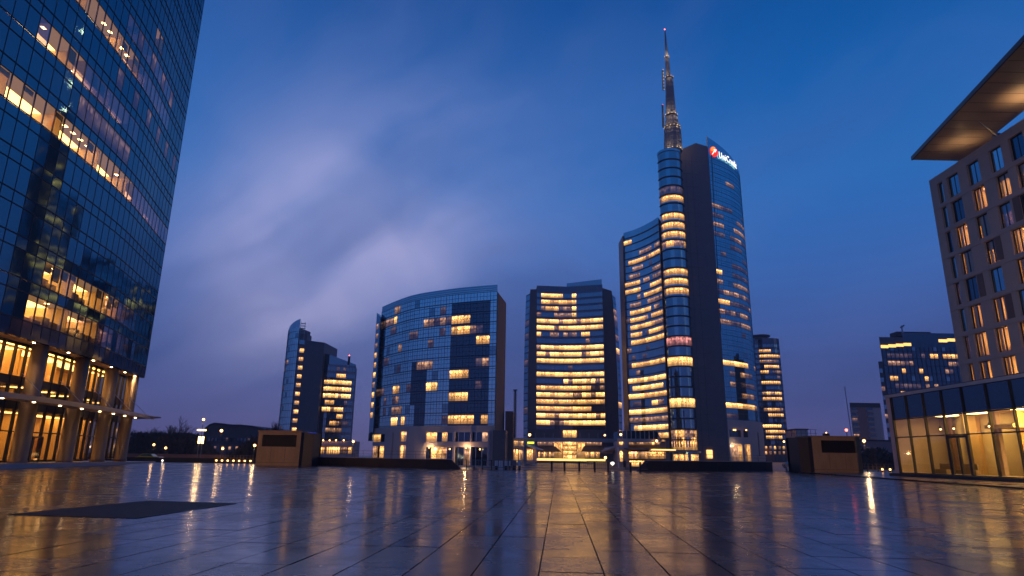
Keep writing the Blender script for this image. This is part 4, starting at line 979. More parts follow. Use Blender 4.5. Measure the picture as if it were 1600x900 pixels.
# --- curved right wing
RW = smooth_line([(99.6, 299.5), (106.5, 303.9), (113.5, 309.3), (119.5, 316), (124.2, 324), (127.0, 333)], 5)
rows = [(19.4+4.95*k, 19.4+4.95*k+2.5) for k in range(27)]
Lr = []
for y, x0, x1, m_ in ((419, 1122, 1137, 'lit'), (466, 1124, 1140, 'lit'), (402, 1120, 1138, 'faint'), (434, 1122, 1140, 'dim'), (451, 1123, 1140, 'dim'), (482, 1126, 1142, 'dim'), (497, 1127, 1145, 'dim'),
                      (566, 1132, 1160, 'lit_b'), (566, 1160, 1176, 'lit'), (583, 1158, 1180, 'dim'), (600, 1158, 1180, 'faint'), (617, 1160, 1182, 'dim'), (632, 1135, 1158, 'lit_b'), (632, 1160, 1182, 'lit'), (583, 1140, 1152, 'faint'), (600, 1138, 1152, 'dim'), (650, 1140, 1155, 'faint'),
                      (322, 1115, 1130, 'dim'), (337, 1117, 1132, 'dim'), (351, 1117, 1134, 'dim'), (366, 1118, 1134, 'faint'), (294, 1134, 1146, 'dim'), (308, 1106, 1114, 'faint'), (326, 1133, 1145, 'faint')):
    Lr.append((x0, y-7, x1, y+7, m_))
for y in (351, 366, 381, 411, 426, 440, 455, 471, 486, 502): Lr.append((1143, y-3, 1172, y+14, 'dim' if y in (366, 440, 455, 486, 502, 351) else 'faint'))
facade(T, RW, 11, rows, Lr, fine=1, default='teal_glass', spandrel='teal_glass', mul=.10, mulout=.08, limit=300, zbase=19.0, ztop=152.2, sub=3, lines=.2)
R_ = resample(RW, 22); Lw_ = lens(R_)
MB().strip(R_, 152.2, [162.3-12.5*(s/Lw_[-1])**1.1 if 162.3-12.5*(s/Lw_[-1])**1.1 > 152.4 else 152.4 for s in Lw_], -.06, .03).ob('sign_screen', 'teal_glass', T)
MB().prism(offs(RW, -.5)+[(118, 352), (99.9, 352)], GZ, 151.8).ob('core', 'dark_core', T)
MB().prism([(99.2, 299.4), (99.55, 299.2), (99.7, 300.0), (99.3, 300.2)], 17, 162.5).ob('edge_fin', 'frame_light', T)
p0, p1 = point_at(RW, Lw_, 2.6), point_at(RW, Lw_, .3)
mb = MB(); zz_ = [156, 140, 124, 108, 92, 76, 60]
for k in range(6):
    a = point_at(offs(RW, .12), Lw_, 2.9*(1-k/6)+.15); b = point_at(offs(RW, .12), Lw_, 2.9*(1-(k+1)/6)+.15); mb.tube((a[0], a[1], zz_[k]), (b[0], b[1], zz_[k+1]), .14, n=4)
mb.ob('crease', 'mullion', T)
# base of the right wing
RP = offs(smooth_line([(99.4, 299.0), (106.5, 303.4), (113.8, 308.9), (120, 315.6), (125.2, 324), (128, 334)], 5), .2); RPL = lens(RP)
ops = [rect(RP, RPL, 1142, 1161, 11.3, 14.4), rect(RP, RPL, 1164, 1172, 11.3, 14.4), rect(RP, RPL, 1143, 1161, GZ, 8.2), rect(RP, RPL, 1164, 1174, GZ, 8.2), rect(RP, RPL, 1186, 1188, 3, 14)]
wall_open(T, 'podium_wall', RP, GZ, 19.0, ops, 'stone', th=.6)
for j, (s0, s1, z0, z1) in enumerate(ops):
    n_ = max(1, round((s1-s0)/2.2))
    for k in range(n_):
        a, b = point_at(RP, RPL, s0+(s1-s0)*k/n_), point_at(RP, RPL, s0+(s1-s0)*(k+1)/n_)
        pane(T, 'window', a, b, z0, z1, 'dark_glass' if j != 2 and j != 3 else lr.choice(['dim', 'dark_glass', 'lit', 'dim']), gap=.1, off=-.4)
for px, py, e in ((1145, 696.5, 500), (1146, 671.5, 0), (1149, 672, 0), (1166, 672, 0)):
    p = atY(px, py, 301); MB().ball(p, .45 if e else .3).ob('wall_lamp', 'lamp_warm', T)
    if e:
        l = bpy.data.lights.new('wall_lamp_light', 'POINT'); l.energy = 900; l.color = (1, .7, .3); l.shadow_soft_size = .4
        o = bpy.data.objects.new('wall_lamp_light', l); COL.objects.link(o); o.parent = T; o.location = Vector((p[0], p[1]-1.2, p[2]))-T.location
# --- the bank sign
def arcpt(s, o=.35): return point_at(offs(RW, o), lens(offs(RW, o)), s)
sg = MB(); n_ = 28; sc, zc_, rs = 4.1, 154.8, 2.75
def onface(u, z, o): p = arcpt(u, o); return (p[0], p[1], z)
sign = thing('bank_sign', 'illuminated white lettered bank sign with a red ball on the tower top', 'sign', (104, 302, 150))
ring = [(sc+rs*cos(2*pi*k/n_), zc_+rs*sin(2*pi*k/n_)) for k in range(n_)]
def slab(poly, mat, nm, o0, o1):
    mb = MB(); k = len(poly); mb.v = [onface(u, z, o1) for u, z in poly]+[onface(u, z, o0) for u, z in poly]
    mb.f = [tuple(range(k)), tuple(range(2*k-1, k-1, -1))]+[(j, k+j, k+(j+1) % k, (j+1) % k) for j in range(k)]
    return mb.ob(nm, mat, sign)
slab(ring, 'sign_red', 'ball', .1, .5)
slab([(sc+rs*.97*cos(t), zc_+rs*.97*sin(t)) for t in [radians(62+10*k) for k in range(13)]]+[(sc-.5, zc_-.1), (sc+.2, zc_+1.0)], 'sign_orange', 'ball_highlight', .5, .56)
slab([(sc-1.9, zc_-1.9), (sc-1.5, zc_-2.15), (sc+.35, zc_+.15), (sc+.75, zc_-.35), (sc+1.9, zc_+1.5), (sc-.2, zc_+1.35), (sc-.4, zc_+.85), (sc+.0, zc_+.62)], 'sign_white', 'arrow', .56, .66)
ct = bpy.data.curves.new('txt', 'FONT'); ct.body = 'UniCredit'; ct.size = 1; ct.extrude = 0; ct.offset = -.004; ct.space_character = 1.12; ct.resolution_u = 3
ot = bpy.data.objects.new('txt', ct); COL.objects.link(ot); dg = bpy.context.evaluated_depsgraph_get(); dg.update()
me = bpy.data.meshes.new_from_object(ot.evaluated_get(dg)); bpy.data.objects.remove(ot)
xs = [v.co.x for v in me.vertices]; xm, xM = min(xs), max(xs)
bm = bmesh.new(); bm.from_mesh(me)
ge = bmesh.ops.subdivide_edges(bm, edges=bm.edges[:], cuts=1)
rg = bmesh.ops.extrude_face_region(bm, geom=bm.faces[:])
ext = {v for v in rg['geom'] if isinstance(v, bmesh.types.BMVert)}
for v in bm.verts:
    u = 7.7+(v.co.x-xm)/(xM-xm)*17.5; z = 152.4+v.co.y*5.1-(u-8)*.045; p = arcpt(u, .75 if v in ext else .45); v.co = (p[0], p[1], z)
bm.to_mesh(me); bm.free(); me.materials.clear(); me.materials.append(MT['sign_white']); link('lettering', me, sign)
# --- the spire
sp = thing('spire', 'tapering steel lattice spire with lit rings on the round tower top', 'spire', (78.5, 294.5, 150.4))
def pz(py, px=1045): return atY(px, py, 294.5)[2]
def pxx(px, py): return atY(px, py, 294.5)[0]
tiers = [(237, 1052, 13.8), (199, 1050.5, 12.5), (197, 1050, 11), (183, 1049, 8.5), (181, 1048.2, 8.0), (125, 1045.8, 5.6), (121, 1045.2, 4.6), (118, 1044, 3.6), (91, 1042, 2.9), (88, 1041.8, 2.2), (62, 1040, 1.3), (48, 1039, .45)]
rings_ = [(pxx(px, py), pz(py, px), hw*.30) for py, px, hw in tiers]
def ob_rings(lo, hi, nm, mat, n=14):
    mb = MB(); R = rings_[lo:hi]
    for cx_, z, r_ in R:
        for k in range(n): t = 2*pi*k/n; mb.v.append((cx_+cos(t)*r_, 294.5+sin(t)*r_, z))
    for j in range(len(R)-1):
        for k in range(n): mb.f.append((j*n+k, j*n+(k+1) % n, (j+1)*n+(k+1) % n, (j+1)*n+k))
    mb.f.append(tuple(range(n))[::-1]); mb.f.append(tuple((len(R)-1)*n+k for k in range(n))); return mb.ob(nm, mat, sp)
pbr('spire_metal', (.16, .16, .19), .5, metal=.3)
ob_rings(0, 4, 'lower_shaft', 'spire_metal'); ob_rings(4, 7, 'middle_shaft', 'spire_metal'); ob_rings(7, 10, 'upper_shaft', 'spire_metal'); ob_rings(9, 12, 'tip', 'spire_metal')
mb = MB()
for (c0, z0, r0), (c1, z1, r1) in zip(rings_, rings_[1:]):
    nn = 18 if z1-z0 > 4 else 0
    for k in range(nn):
        t = 2*pi*k/nn; mb.tube((c0+cos(t)*r0*1.08, 294.5+sin(t)*r0*1.08, z0), (c1+cos(t)*r1*1.08, 294.5+sin(t)*r1*1.08, z1), .09, n=4)
    if z1-z0 > 4:
        kk = int((z1-z0)/2.2)
        for j in range(kk+1):
            f = j/kk; z = z0+(z1-z0)*f; cx_ = c0+(c1-c0)*f; r_ = (r0+(r1-r0)*f)*1.12; mb.lathe(cx_, 294.5, [(r_, z-.07), (r_+.06, z), (r_, z+.07)], 14)
mb.ob('lattice', 'spire_metal', sp, kind='stuff')
for py, px, hw, n in ((236, 1052, 14.5, 12), (201, 1050.5, 13.2, 14), (181, 1048.8, 10, 10), (122, 1045.6, 6.6, 8), (90, 1042, 3.8, 6)):
    cx_ = pxx(px, py); z = pz(py, px); r_ = hw*.30
    MB().lathe(cx_, 294.5, [(r_*.9, z-.25), (r_+.15, z-.1), (r_+.15, z+.1), (r_*.9, z+.2)], 16).ob('ring_deck', 'dark_metal', sp)
    for k in range(n): t = 2*pi*k/n+.2; MB().ball((cx_+cos(t)*(r_+.1), 294.5+sin(t)*(r_+.1), z+.35), .15, 6).ob('ring_lamp', 'spire_lamp', sp)
    l = bpy.data.lights.new('ring_glow', 'POINT'); l.energy = 600; l.color = (1, .7, .36); l.shadow_soft_size = .3
    for dx in (-1, 1):
        o = bpy.data.objects.new('ring_glow', l); COL.objects.link(o); o.parent = sp; o.location = Vector((cx_+dx*(r_+.5), 294.5-r_-1.0, z+1.4))-sp.location
for (x0, y0, x1, y1, n) in ((1036.5, 142, 1035, 111, 7), (1036, 200, 1034.5, 165, 0)):
    a = (pxx(x0, y0), 293.8, pz(y0, x0)); b = (pxx(x1, y1), 293.8, pz(y1, x1)); MB().tube(a, b, .55, .45).ob('side_mast', 'dark_metal', sp)
    for k in range(n): f = k/(n-1); MB().ball((a[0]+(b[0]-a[0])*f, 293.1, a[2]+(b[2]-a[2])*f), .16, 6).ob('mast_lamp', 'spire_lamp', sp)
a = (pxx(1035, 165), 293.8, pz(165, 1035)); MB().ball(a, .3).ob('beacon', 'lamp_red', sp)
a = (pxx(1038.6, 46), 294.5, pz(46, 1038.6)); MB().ball(a, .3).ob('beacon', 'lamp_red', sp)
# ================================================================== FAR LEFT TWIN BLOCKS
T = thing('sail_tower', 'distant block with a pale curved glass sail and a dark windowless core', 'tower', (-112, 345, GZ))
SP_ = smooth_line([(-124.5, 352), (-121.5, 346), (-117.5, 341.5), (-114.2, 339.8)], 5)
rows = [(9+3.5*k, 9+3.5*k+2.6) for k in range(17)]
facade(T, SP_, 7, rows, [(438, 560, 450, 568, 'dim'), (444, 578, 450, 584, 'lit'), (436, 600, 444, 612, 'faint')], default='sky_glass_b', spandrel='sky_glass_b', mul=.12, mulout=.1, zbase=7, ztop=67, sub=2, lines=.25)
L_ = lens(resample(SP_, 10)); MB().strip(resample(SP_, 10), 67, [67.2+4.6*(k/10) for k in range(11)], -.05, .05).ob('sail_top', 'sky_glass', T)
MB().prism(offs(SP_, -.4)+[(-112, 352), (-121, 362)], GZ, 66.8).ob('core', 'dark_core', T)
G2 = [(-114.0, 340.3), (-110.6, 341.5)]
rows = [(12+4.6*k, 12+4.6*k+2.4) for k in range(11)]
for k, (z0, z1) in enumerate(rows):
    pane(T, 'window', G2[0], G2[1], z0, z1, 'deep_glass', gap=.2); 
    if k < 10: pane(T, 'lit_window', (-113.2, 340.2), (-111.0, 341.0), z0+.2, z1-.2, 'lit', gap=.05, off=.15)
MB().prism([(-114.1, 340.5), (-110.5, 341.8), (-110.5, 350), (-114, 350)], GZ, 64).ob('recess_wall', 'core_panel', T)
for k in range(5): MB().box(-114.1, -111.5, 340.2, 341.5, 64+1.3*k, 64.25+1.3*k).ob('roof_frame', 'steel', T)
MB().box(-114.0, -113.8, 340.2, 340.5, 60, 70.5).box(-111.7, -111.5, 340.2, 340.5, 60, 70).ob('roof_post', 'steel', T)
MB().prism([(-110.8, 340), (-100.2, 340), (-99.0, 362), (-110.8, 362)], GZ, [60.2, 59.0, 59.0, 60.2]).ob('dark_slab', 'core_panel', T)
T = thing('banded_office_block', 'distant dark glass office block with lit yellow floor bands beside the sail tower', 'building', (-92, 352, GZ))
BB = [(-100.6, 343), (-97.0, 341.0), (-84.2, 347.5)]
rows = [(8.6+3.55*k, 8.6+3.55*k+2.3) for k in range(11)]
LL = []
for y, x0, x1, m_ in ((590, 524, 540, 'lit'), (598, 505, 547, 'lit_b'), (608, 504, 547, 'lit_b'), (617, 503, 546, 'lit_b'), (626, 508, 520, 'lit'), (636, 502, 546, 'lit_b'), (646, 518, 534, 'faint'), (655, 516, 536, 'lit'), (665, 516, 524, 'lit'), (665, 525, 545, 'dim'), (675, 507, 536, 'dim')): LL.append((x0, y-4.4, x1, y+4.4, m_))
facade(T, BB, 11, rows, LL, default='deep_glass', spandrel='spandrel', mul=.16, mulout=.15, zbase=7.2, ztop=47.6, sub=2, lines=.3)
MB().prism([(-100.2, 343.4), (-97, 341.4), (-84.6, 347.8), (-88, 366), (-100.2, 366)], GZ, [53.2, 52.2, 48.2, 48.2, 53.2]).ob('core', 'dark_core', T)
MB().prism([(-100.7, 342.9), (-97, 340.85), (-84.2, 347.35), (-84.3, 347.6), (-97, 341.2), (-100.6, 343.2)], 47.6, [53.6, 52.6, 48.4, 48.4, 52.6, 53.6]).ob('roof_band', 'deep_glass', T)
MB().box(-88.2, -87.2, 345, 346, 48, 52.5).ob('roof_post', 'dark_metal', T); MB().ball((-87.7, 345.2, 53), .28).ob('beacon', 'lamp_red', T)
T = thing('shop_pavilion', 'low brightly lit shop front with a lamp lined terrace under the banded block', 'shop', (-84, 300, GZ))
a = atY(493, 712, 300); b = atY(553, 690, 300)
MB().box(a[0], b[0], 300.3, 312, GZ, 7.0).ob('wall', 'stone', T)
for x0, x1, mt in ((498, 507, 'lit'), (510, 520, 'lit_b'), (520, 531, 'lit_b'), (533, 542, 'dim'), (544, 550, 'lit')):
    n_ = 3
    for k in range(n_): fr_box(x0+(x1-x0)*k/n_, x0+(x1-x0)*(k+.9)/n_, 698.5, 709, mt, 'shop_window', 300, T, .2)
fr_box(493, 555, 692.5, 697, 'plaster', 'fascia', 299.6, T, .6)
for px in (497, 505, 515, 525, 537): p = atY(px, 688 if px > 500 else 694, 299); MB().ball(p, .33).ob('terrace_lamp', 'lamp_warm', T)
# ================================================================== RIGHT: SLIM FAR TOWER
T = thing('slim_office_tower', 'slim distant office tower with banded windows and a disc roof, right of the spire tower', 'tower', (192, 480, GZ))
FP_ = smooth_line([(180.5, 476), (184.5, 471.5), (193, 469.5), (199.6, 472), (201.4, 478)], 5)
rows = [(8+3.9*k, 8+3.9*k+2.3) for k in range(20)]
Lf = []
for y, x0, x1, m_ in ((545, 1188, 1204, 'lit'), (554, 1187, 1218, 'lit'), (562, 1190, 1216, 'dim'), (571, 1195, 1218, 'lit'), (579, 1190, 1198, 'lit'), (579, 1205, 1220, 'dim'), (596, 1192, 1218, 'lit'), (612, 1192, 1222, 'lit'), (620, 1191, 1220, 'lit'),
                      (637, 1196, 1222, 'lit'), (645, 1200, 1222, 'lit'), (662, 1192, 1228, 'lit_b'), (671, 1194, 1225, 'lit'), (680, 1196, 1222, 'lit')): Lf.append((x0, y-4, x1, y+4, m_))
facade(T, FP_, 10, rows, Lf, default='deep_glass', spandrel='spandrel_dark', mul=.25, mulout=.2, zbase=6, ztop=89, sub=2, lines=.4)
MB().prism(offs(FP_, -.4)+[(198, 495), (182, 495)], GZ, 88.6).ob('core', 'dark_core', T)
MB().lathe(187.5, 476, [(5.5, 88), (5.6, 90), (7.4, 90.8), (7.4, 91.6), (1, 92)], 24).ob('disc_roof', 'roof_dark', T)
MB().prism([(182, 470.5), (201.5, 470.5), (201.5, 490), (182, 490)], GZ, 9.6).ob('base', 'terracotta', T)
for k in range(6): fr_box(1196+7*k, 1198.4+7*k, 697, 702, 'dim' if k % 2 else 'lit', 'window', 469, T); fr_box(1196+7*k, 1198.4+7*k, 705, 710, 'lit' if k == 0 else 'dim', 'window', 469, T)
# ================================================================== RIGHT: DARK OFFICE, APARTMENTS, CRANE MAST
T = thing('dark_office_block', 'wide dark office block with two orange lit strips at its top, behind the pavilion', 'building', (195, 305, 0))
OL = [(175.4, 300), (212, 300)]; rows = [(6+3.55*k, 6+3.55*k+2.2) for k in range(14)]
Lo = [(1378, 537, 1424, 545, 'G'), (1466, 527, 1494, 538, 'G')]
facade(T, OL, 18, rows, [(1388, 548, 1424, 557, 'faint'), (1388, 558, 1428, 570, 'dim'), (1406, 560, 1414, 568, 'lit'), (1438, 557, 1446, 566, 'lit'), (1453, 555, 1469, 565, 'lit'), (1474, 553, 1500, 564, 'lit'), (1410, 572, 1416, 582, 'lit'), (1433, 571, 1440, 580, 'lit'), (1456, 569, 1472, 579, 'lit'), (1478, 568, 1500, 578, 'dim'),
       (1392, 588, 1406, 596, 'lit'), (1441, 583, 1450, 593, 'lit'), (1478, 580, 1492, 588, 'dim'), (1400, 601, 1440, 606, 'faint'), (1405, 612, 1430, 618, 'lit'), (1444, 599, 1455, 606, 'dim'), (1460, 598, 1494, 604, 'dim')],
       default='dark_glass', spandrel='dark_glass', mul=.25, mulout=.2, zbase=4, ztop=54, lines=.3)
MB().prism([(175.3, 300.4), (215, 300.4), (215, 330), (193.5, 330)], 0, 58.6).ob('core', 'dark_core', T)
MB().box(175.2, 186.5, 299.9, 300.4, 54.05, 58.6).ob('roof_band', 'core_panel', T); MB().box(186.5, 215, 299.9, 300.4, 54.05, 60.8).ob('roof_band', 'dark_glass', T)
for x0, x1, y0, y1, n_ in ((1376.5, 1424, 542, 537.5, 4), (1467, 1494, 533, 530.5, 2)):
    for k in range(n_):
        xa = x0+(x1-x0)*k/n_+.6; xb = x0+(x1-x0)*(k+1)/n_-.6; ya = y0+(y1-y0)*(k+.5)/n_; fr_box(xa, xb, ya-2.1, ya+2.1, 'band_light', 'light_strip', 299.6, T, .3)
MB().box(187.5, 204, 306, 312, 60.5, 62.6).ob('roof_plant', 'roof_dark', T); MB().tube((187.2, 301, 58), (187.2, 301, 64.5), .35).tube((186.6, 301, 63.5), (188.4, 301, 64.6), .4).ob('roof_mast', 'steel', T)
MB().prism([(173.6, 301), (175.2, 300.2), (177, 303), (175.4, 304)], 0, 47).ob('side_stair', 'core_panel', T)
for k in range(9): MB().box(173.4, 174.8, 300.3, 300.7, 8+4.2*k, 10+4.2*k).ob('stair_window', 'dim' if k % 3 == 0 else 'deep_glass', T)
T = thing('apartment_block', 'older pinkish apartment block with stacked balconies behind the right concrete box', 'building', (220, 400, 0))
MB().prism([(210, 401), (228.5, 401), (240, 420), (220.5, 420)], 0, 33.5).ob('wall', 'plaster', T)
MB().prism([(209.8, 400.4), (228.8, 400.4), (240.3, 420.5), (220.5, 420.5)], 33.5, 36.2).ob('roof', 'roof_dark', T)
MB().box(214.2, 219.6, 400.6, 401.0, 0, 33.2).ob('wall_panel', 'plaster_red', T)
for k in range(9):
    z = 5+3.2*k
    MB().box(210.3, 214.0, 399.6, 401, z, z+1.0).ob('balcony', 'plaster', T); MB().box(219.8, 224.4, 399.4, 401, z, z+1.0).ob('balcony', 'plaster', T)
    MB().box(210.6, 213.6, 400.8, 400.99, z+1.0, z+2.7).ob('window', 'dim' if k in (3, 6) else 'dark_glass', T); MB().box(220.2, 224, 400.8, 400.99, z+1.0, z+2.7).ob('window', 'dark_glass', T)
MB().tube((208.6, 400, 10), (207.8, 400, 46), .25).ob('antenna', 'steel', T)
# low dark buildings on the skyline
for (x0, x1, y0, y1, Y, nm, lab, mt) in ((1330, 1395, 690, 712, 260, 'low_building', 'low dark red building with roof pipes behind the right railing', 'plaster_red'),
                                         (1246, 1262, 672, 690, 300, 'roof_hut', 'small dark rooftop building left of the right concrete box', 'plaster')):
    T = thing(nm, lab, 'building', (atY((x0+x1)/2, y1, Y)[0], Y, 0)); a = atY(x0, y1, Y); b = atY(x1, y0, Y)
    MB().box(a[0], b[0], Y, Y+12, -.4, b[2]).ob('wall', mt, T); MB().box(a[0]-.3, b[0]+.3, Y-.3, Y+12.3, b[2], b[2]+.6).ob('roof', 'roof_dark', T)
    for k in range(5):
        f = (k+.3)/5; x = a[0]+(b[0]-a[0])*f; MB().box(x, x+1.2, Y-.1, Y, 3, 4.6).ob('window', lr.choice(['dim', 'dark_glass', 'dark_glass']), T)
# domed hall on the left skyline
T = thing('arched_hall', 'low hall with a shallow arched roof on the left skyline', 'building', (-85, 240, -.4))
Y = 240; xs_ = [atY(px, 700, Y)[0] for px in (322, 424)]; prof = []
prof = [(atY(px, py, Y)[0], atY(px, py, Y)[2]) for px, py in ((316, 694), (321, 671), (328, 665), (336, 662.5), (352, 664), (356, 665.5), (376, 665.5), (396, 667.5), (412, 672), (425, 690))]
mb = MB()
for (xa, za), (xb, zb) in zip(prof, prof[1:]): mb.hexa([(xa, Y, -.4), (xb, Y, -.4), (xb, Y+30, -.4), (xa, Y+30, -.4), (xa, Y, za), (xb, Y, zb), (xb, Y+30, zb), (xa, Y+30, za)])
mb.ob('wall', 'hall_wall', T)
mb = MB()
for (xa, za), (xb, zb) in zip(prof, prof[1:]): mb.hexa([(xa, Y-.6, za), (xb, Y-.6, zb), (xb, Y+30, zb), (xa, Y+30, za), (xa, Y-.6, za+.5), (xb, Y-.6, zb+.5), (xb, Y+30, zb+.5), (xa, Y+30, za+.5)])
mb.ob('roof', 'roof_dark', T)
for k in range(18):
    x = xs_[0]+(xs_[1]-xs_[0])*(k+.5)/18
    for z in (2.2, 5.2): MB().box(x-.4, x+.4, Y-.12, Y-.01, z, z+1.3).ob('window', lr.choice(['dark_glass']*5+['dim', 'faint']), T)
# ================================================================== GALLERY BUILDINGS between the towers
T = thing('left_gallery', 'two storey glazed gallery with pale frames between the brick wall and central tower', 'building', (12, 230, GZ))
for j, (ya, yb) in enumerate(((686, 695), (699, 722))):
    for k in range(9):
        f = k/9; xa, xb = 798+20*f, 798+20*(f+1/9)-.5; fr_box(xa, xb, ya+3*f, yb+(2 if j == 0 else 0), lr.choice(['lit', 'lit', 'lit_b', 'dim']), 'window', 232+3*k, T, .2)
a = atY(797.5, 725, 236); b = atY(819, 684, 236)
MB().box(a[0]+.6, b[0]+5, 262, 270, GZ, b[2]+.6).ob('wall', 'room_wall', T)
for y_ in (683.5, 697): a = atY(797, y_+1.5, 231); b = atY(819, y_+3.5, 258); MB().hexa([(a[0], 230.5, a[2]-.7), (a[0]+.8, 230.5, a[2]-.7), (b[0]+.8, 258, b[2]-.7), (b[0], 258, b[2]-.7), (a[0], 230.5, a[2]), (a[0]+.8, 230.5, a[2]), (b[0]+.8, 258, b[2]), (b[0], 258, b[2])]).ob('floor_beam', 'frame_light', T)
for k in range(7): x = 797.5+3.2*k; fr_box(x, x+.6, 684, 724, 'frame_light', 'mullion', 230.2+4*k, T, .3)
fr_box(818.5, 822.5, 686, 728, 'stone', 'pier', 150, T, 1.0)
a = atY(822, 694, 150); b = atY(838, 700, 150); MB().hexa([(a[0], 146, a[2]-.3), (b[0], 146, b[2]-.3), (b[0]+3, 178, b[2]-.3), (a[0], 178, a[2]-.3), (a[0], 146, a[2]), (b[0], 146, b[2]), (b[0]+3, 178, b[2]), (a[0], 178, a[2])]).ob('canopy', 'white_paint', T)
for k in range(3): fr_box(823.5+3.4*k, 826.2+3.4*k, 702, 719, 'lit', 'window', 152, T)
fr_box(822.5, 838, 701, 722, 'stone', 'shop_wall', 153, T, 4)
fr_box(832.3, 833.3, 700, 727, 'white_paint', 'frame_post', 120, T, .2); fr_box(838.2, 839.2, 700, 727, 'white_paint', 'frame_post', 120, T, .2); fr_box(833.3, 838.2, 725.6, 727, 'white_paint', 'frame_sill', 120, T, .2)
p = atY(827.5, 679.5, 150); MB().ball(p, .3).ob('wall_lamp', 'lamp_warm', T)
sgn = fr_box(824, 834.5, 690.3, 693.2, 'neon_green', 'shop_sign', 145.5, None, .15); tag(sgn, 'small glowing yellow green shop sign left of the central tower', 'sign')
T = thing('right_gallery', 'glazed gallery with brick pier, balcony box and lit shop fronts under the spire tower', 'building', (40, 200, GZ))
a = atY(964, 673, 160); b = atY(1030, 689, 160)
MB().hexa([(a[0]+1.0, 160, b[2]), (b[0]+.6, 160, b[2]), (b[0]+.4, 172, b[2]), (a[0]+1, 172, b[2]), (a[0]+1.0, 160, a[2]), (b[0]-.4, 160, a[2]), (b[0]-.4, 172, a[2]), (a[0]+1, 172, a[2])]).ob('balcony_box', 'dark_glass', T)
fr_box(964, 1032, 686, 690, 'frame_light', 'beam', 159.6, T, .4)
for k in range(9): fr_box(972+7*k, 972.8+7*k, 673, 686, 'frame_light', 'balcony_post', 159.7, T, .2)
MB().hexa([(atY(1027, 673, 159)[0], 159, a[2]), (atY(1028.3, 673, 159)[0], 159, a[2]), (atY(1028.3, 673, 159)[0], 159.4, a[2]), (atY(1027, 673, 159)[0], 159.4, a[2])][::1]+[(x, y, z) for x, y, z in [(0, 0, 0)]*0]+[(atY(1032, 692, 159)[0], 159, b[2]-.6), (atY(1033.3, 692, 159)[0], 159, b[2]-.6), (atY(1033.3, 692, 159)[0], 159.4, b[2]-.6), (atY(1032, 692, 159)[0], 159.4, b[2]-.6)]).ob('side_frame', 'frame_light', T)
fr_box(962.5, 981.5, 690, 729, 'stone', 'pier', 158.5, T, 3)
for x0, x1, y0, y1 in ((968, 973, 690.5, 695), (969, 972.5, 705, 721)): fr_box(x0, x1, y0, y1, 'lit_b', 'window', 158.3, T, .1)
for k in range(12): fr_box(983+4*k, 986.3+4*k, 691, 695.5, lr.choice(['lit', 'dim', 'dim']), 'shop_window', 162, T)
for k in range(18): fr_box(983+3.2*k, 985.6+3.2*k, 705.5, 716.5, lr.choice(['lit', 'lit', 'dim', 'pink']), 'shop_window', 163, T)
fr_box(984, 1010, 720, 728.5, 'lit_b', 'display_window', 150, T, .2)
for k in range(5): fr_box(1028+2.4*k, 1030+2.4*k, 687, 703, 'lit' if k in (1, 3) else 'dim', 'shop_window', 170, T)
fr_box(1013, 1056, 702, 703.6, 'shop_glow', 'light_line', 161, T, .15)
a = atY(983, 698, 152); b = atY(1032, 704, 152)
MB().hexa([(a[0], 150, b[2]-.3), (atY(1014, 704, 150)[0], 150, b[2]-.3), (b[0], 161, a[2]-.3), (a[0], 161, a[2]-.3), (a[0], 150, b[2]), (atY(1014, 704, 150)[0], 150, b[2]), (b[0], 161, a[2]), (a[0], 161, a[2])]).ob('awning', 'frame', T)
MB().box(atY(983, 700, 164)[0], atY(1040, 700, 164)[0], 164, 170, GZ, atY(1000, 689, 164)[2]).ob('wall', 'core_panel', T)
a = atY(935, 706, 150); b = atY(962, 697, 150)
MB().hexa([(a[0], 148, a[2]-.25), (b[0], 148, b[2]-.25), (b[0], 168, b[2]-.25), (a[0]+6, 168, a[2]-.25), (a[0], 148, a[2]), (b[0], 148, b[2]), (b[0], 168, b[2]), (a[0]+6, 168, a[2])]).ob('canopy', 'stone', T)
fr_box(965.7, 966.9, 699, 731, 'white_paint', 'canopy_post', 147, T, .25)
for px, py, Y, mt in ((970, 679, 158, 'lamp_warm'), (945, 680, 200, 'lamp_warm'), (946, 715, 146, 'lamp_warm'), (957, 724, 120, 'lamp_white'), (1026, 689, 158, 'lamp_warm')):
    p = atY(px, py, Y); MB().ball(p, .28).ob('wall_lamp', mt, T)
# lattice mast
T = thing('lattice_mast', 'thin grey lattice crane mast left of the central tower', 'mast', (atY(804, 690, 420)[0], 420, GZ))
xa, xb = atY(801.7, 690, 420)[0], atY(806.6, 690, 420)[0]; zt = atY(804, 610, 420)[2]; mb = MB()
for x in (xa, xb):
    for y in (420, 422): mb.tube((x, y, GZ), (x, y, zt), .16, n=4)
k = 0; z = 4
while z < zt-2: mb.tube((xa if k % 2 else xb, 420, z), (xb if k % 2 else xa, 420, z+2), .11, n=4); mb.tube((xa, 420, z), (xb, 420, z), .11, n=4); z += 2; k += 1
mb.ob('lattice', 'steel', T); MB().box(xa-.3, xb+.3, 419.6, 422.4, zt, zt+.6).ob('head', 'dark_metal', T)
MB().box(xa+.4, xb-.4, 420.5, 421.5, GZ, zt).ob('shaft', 'frame', T)
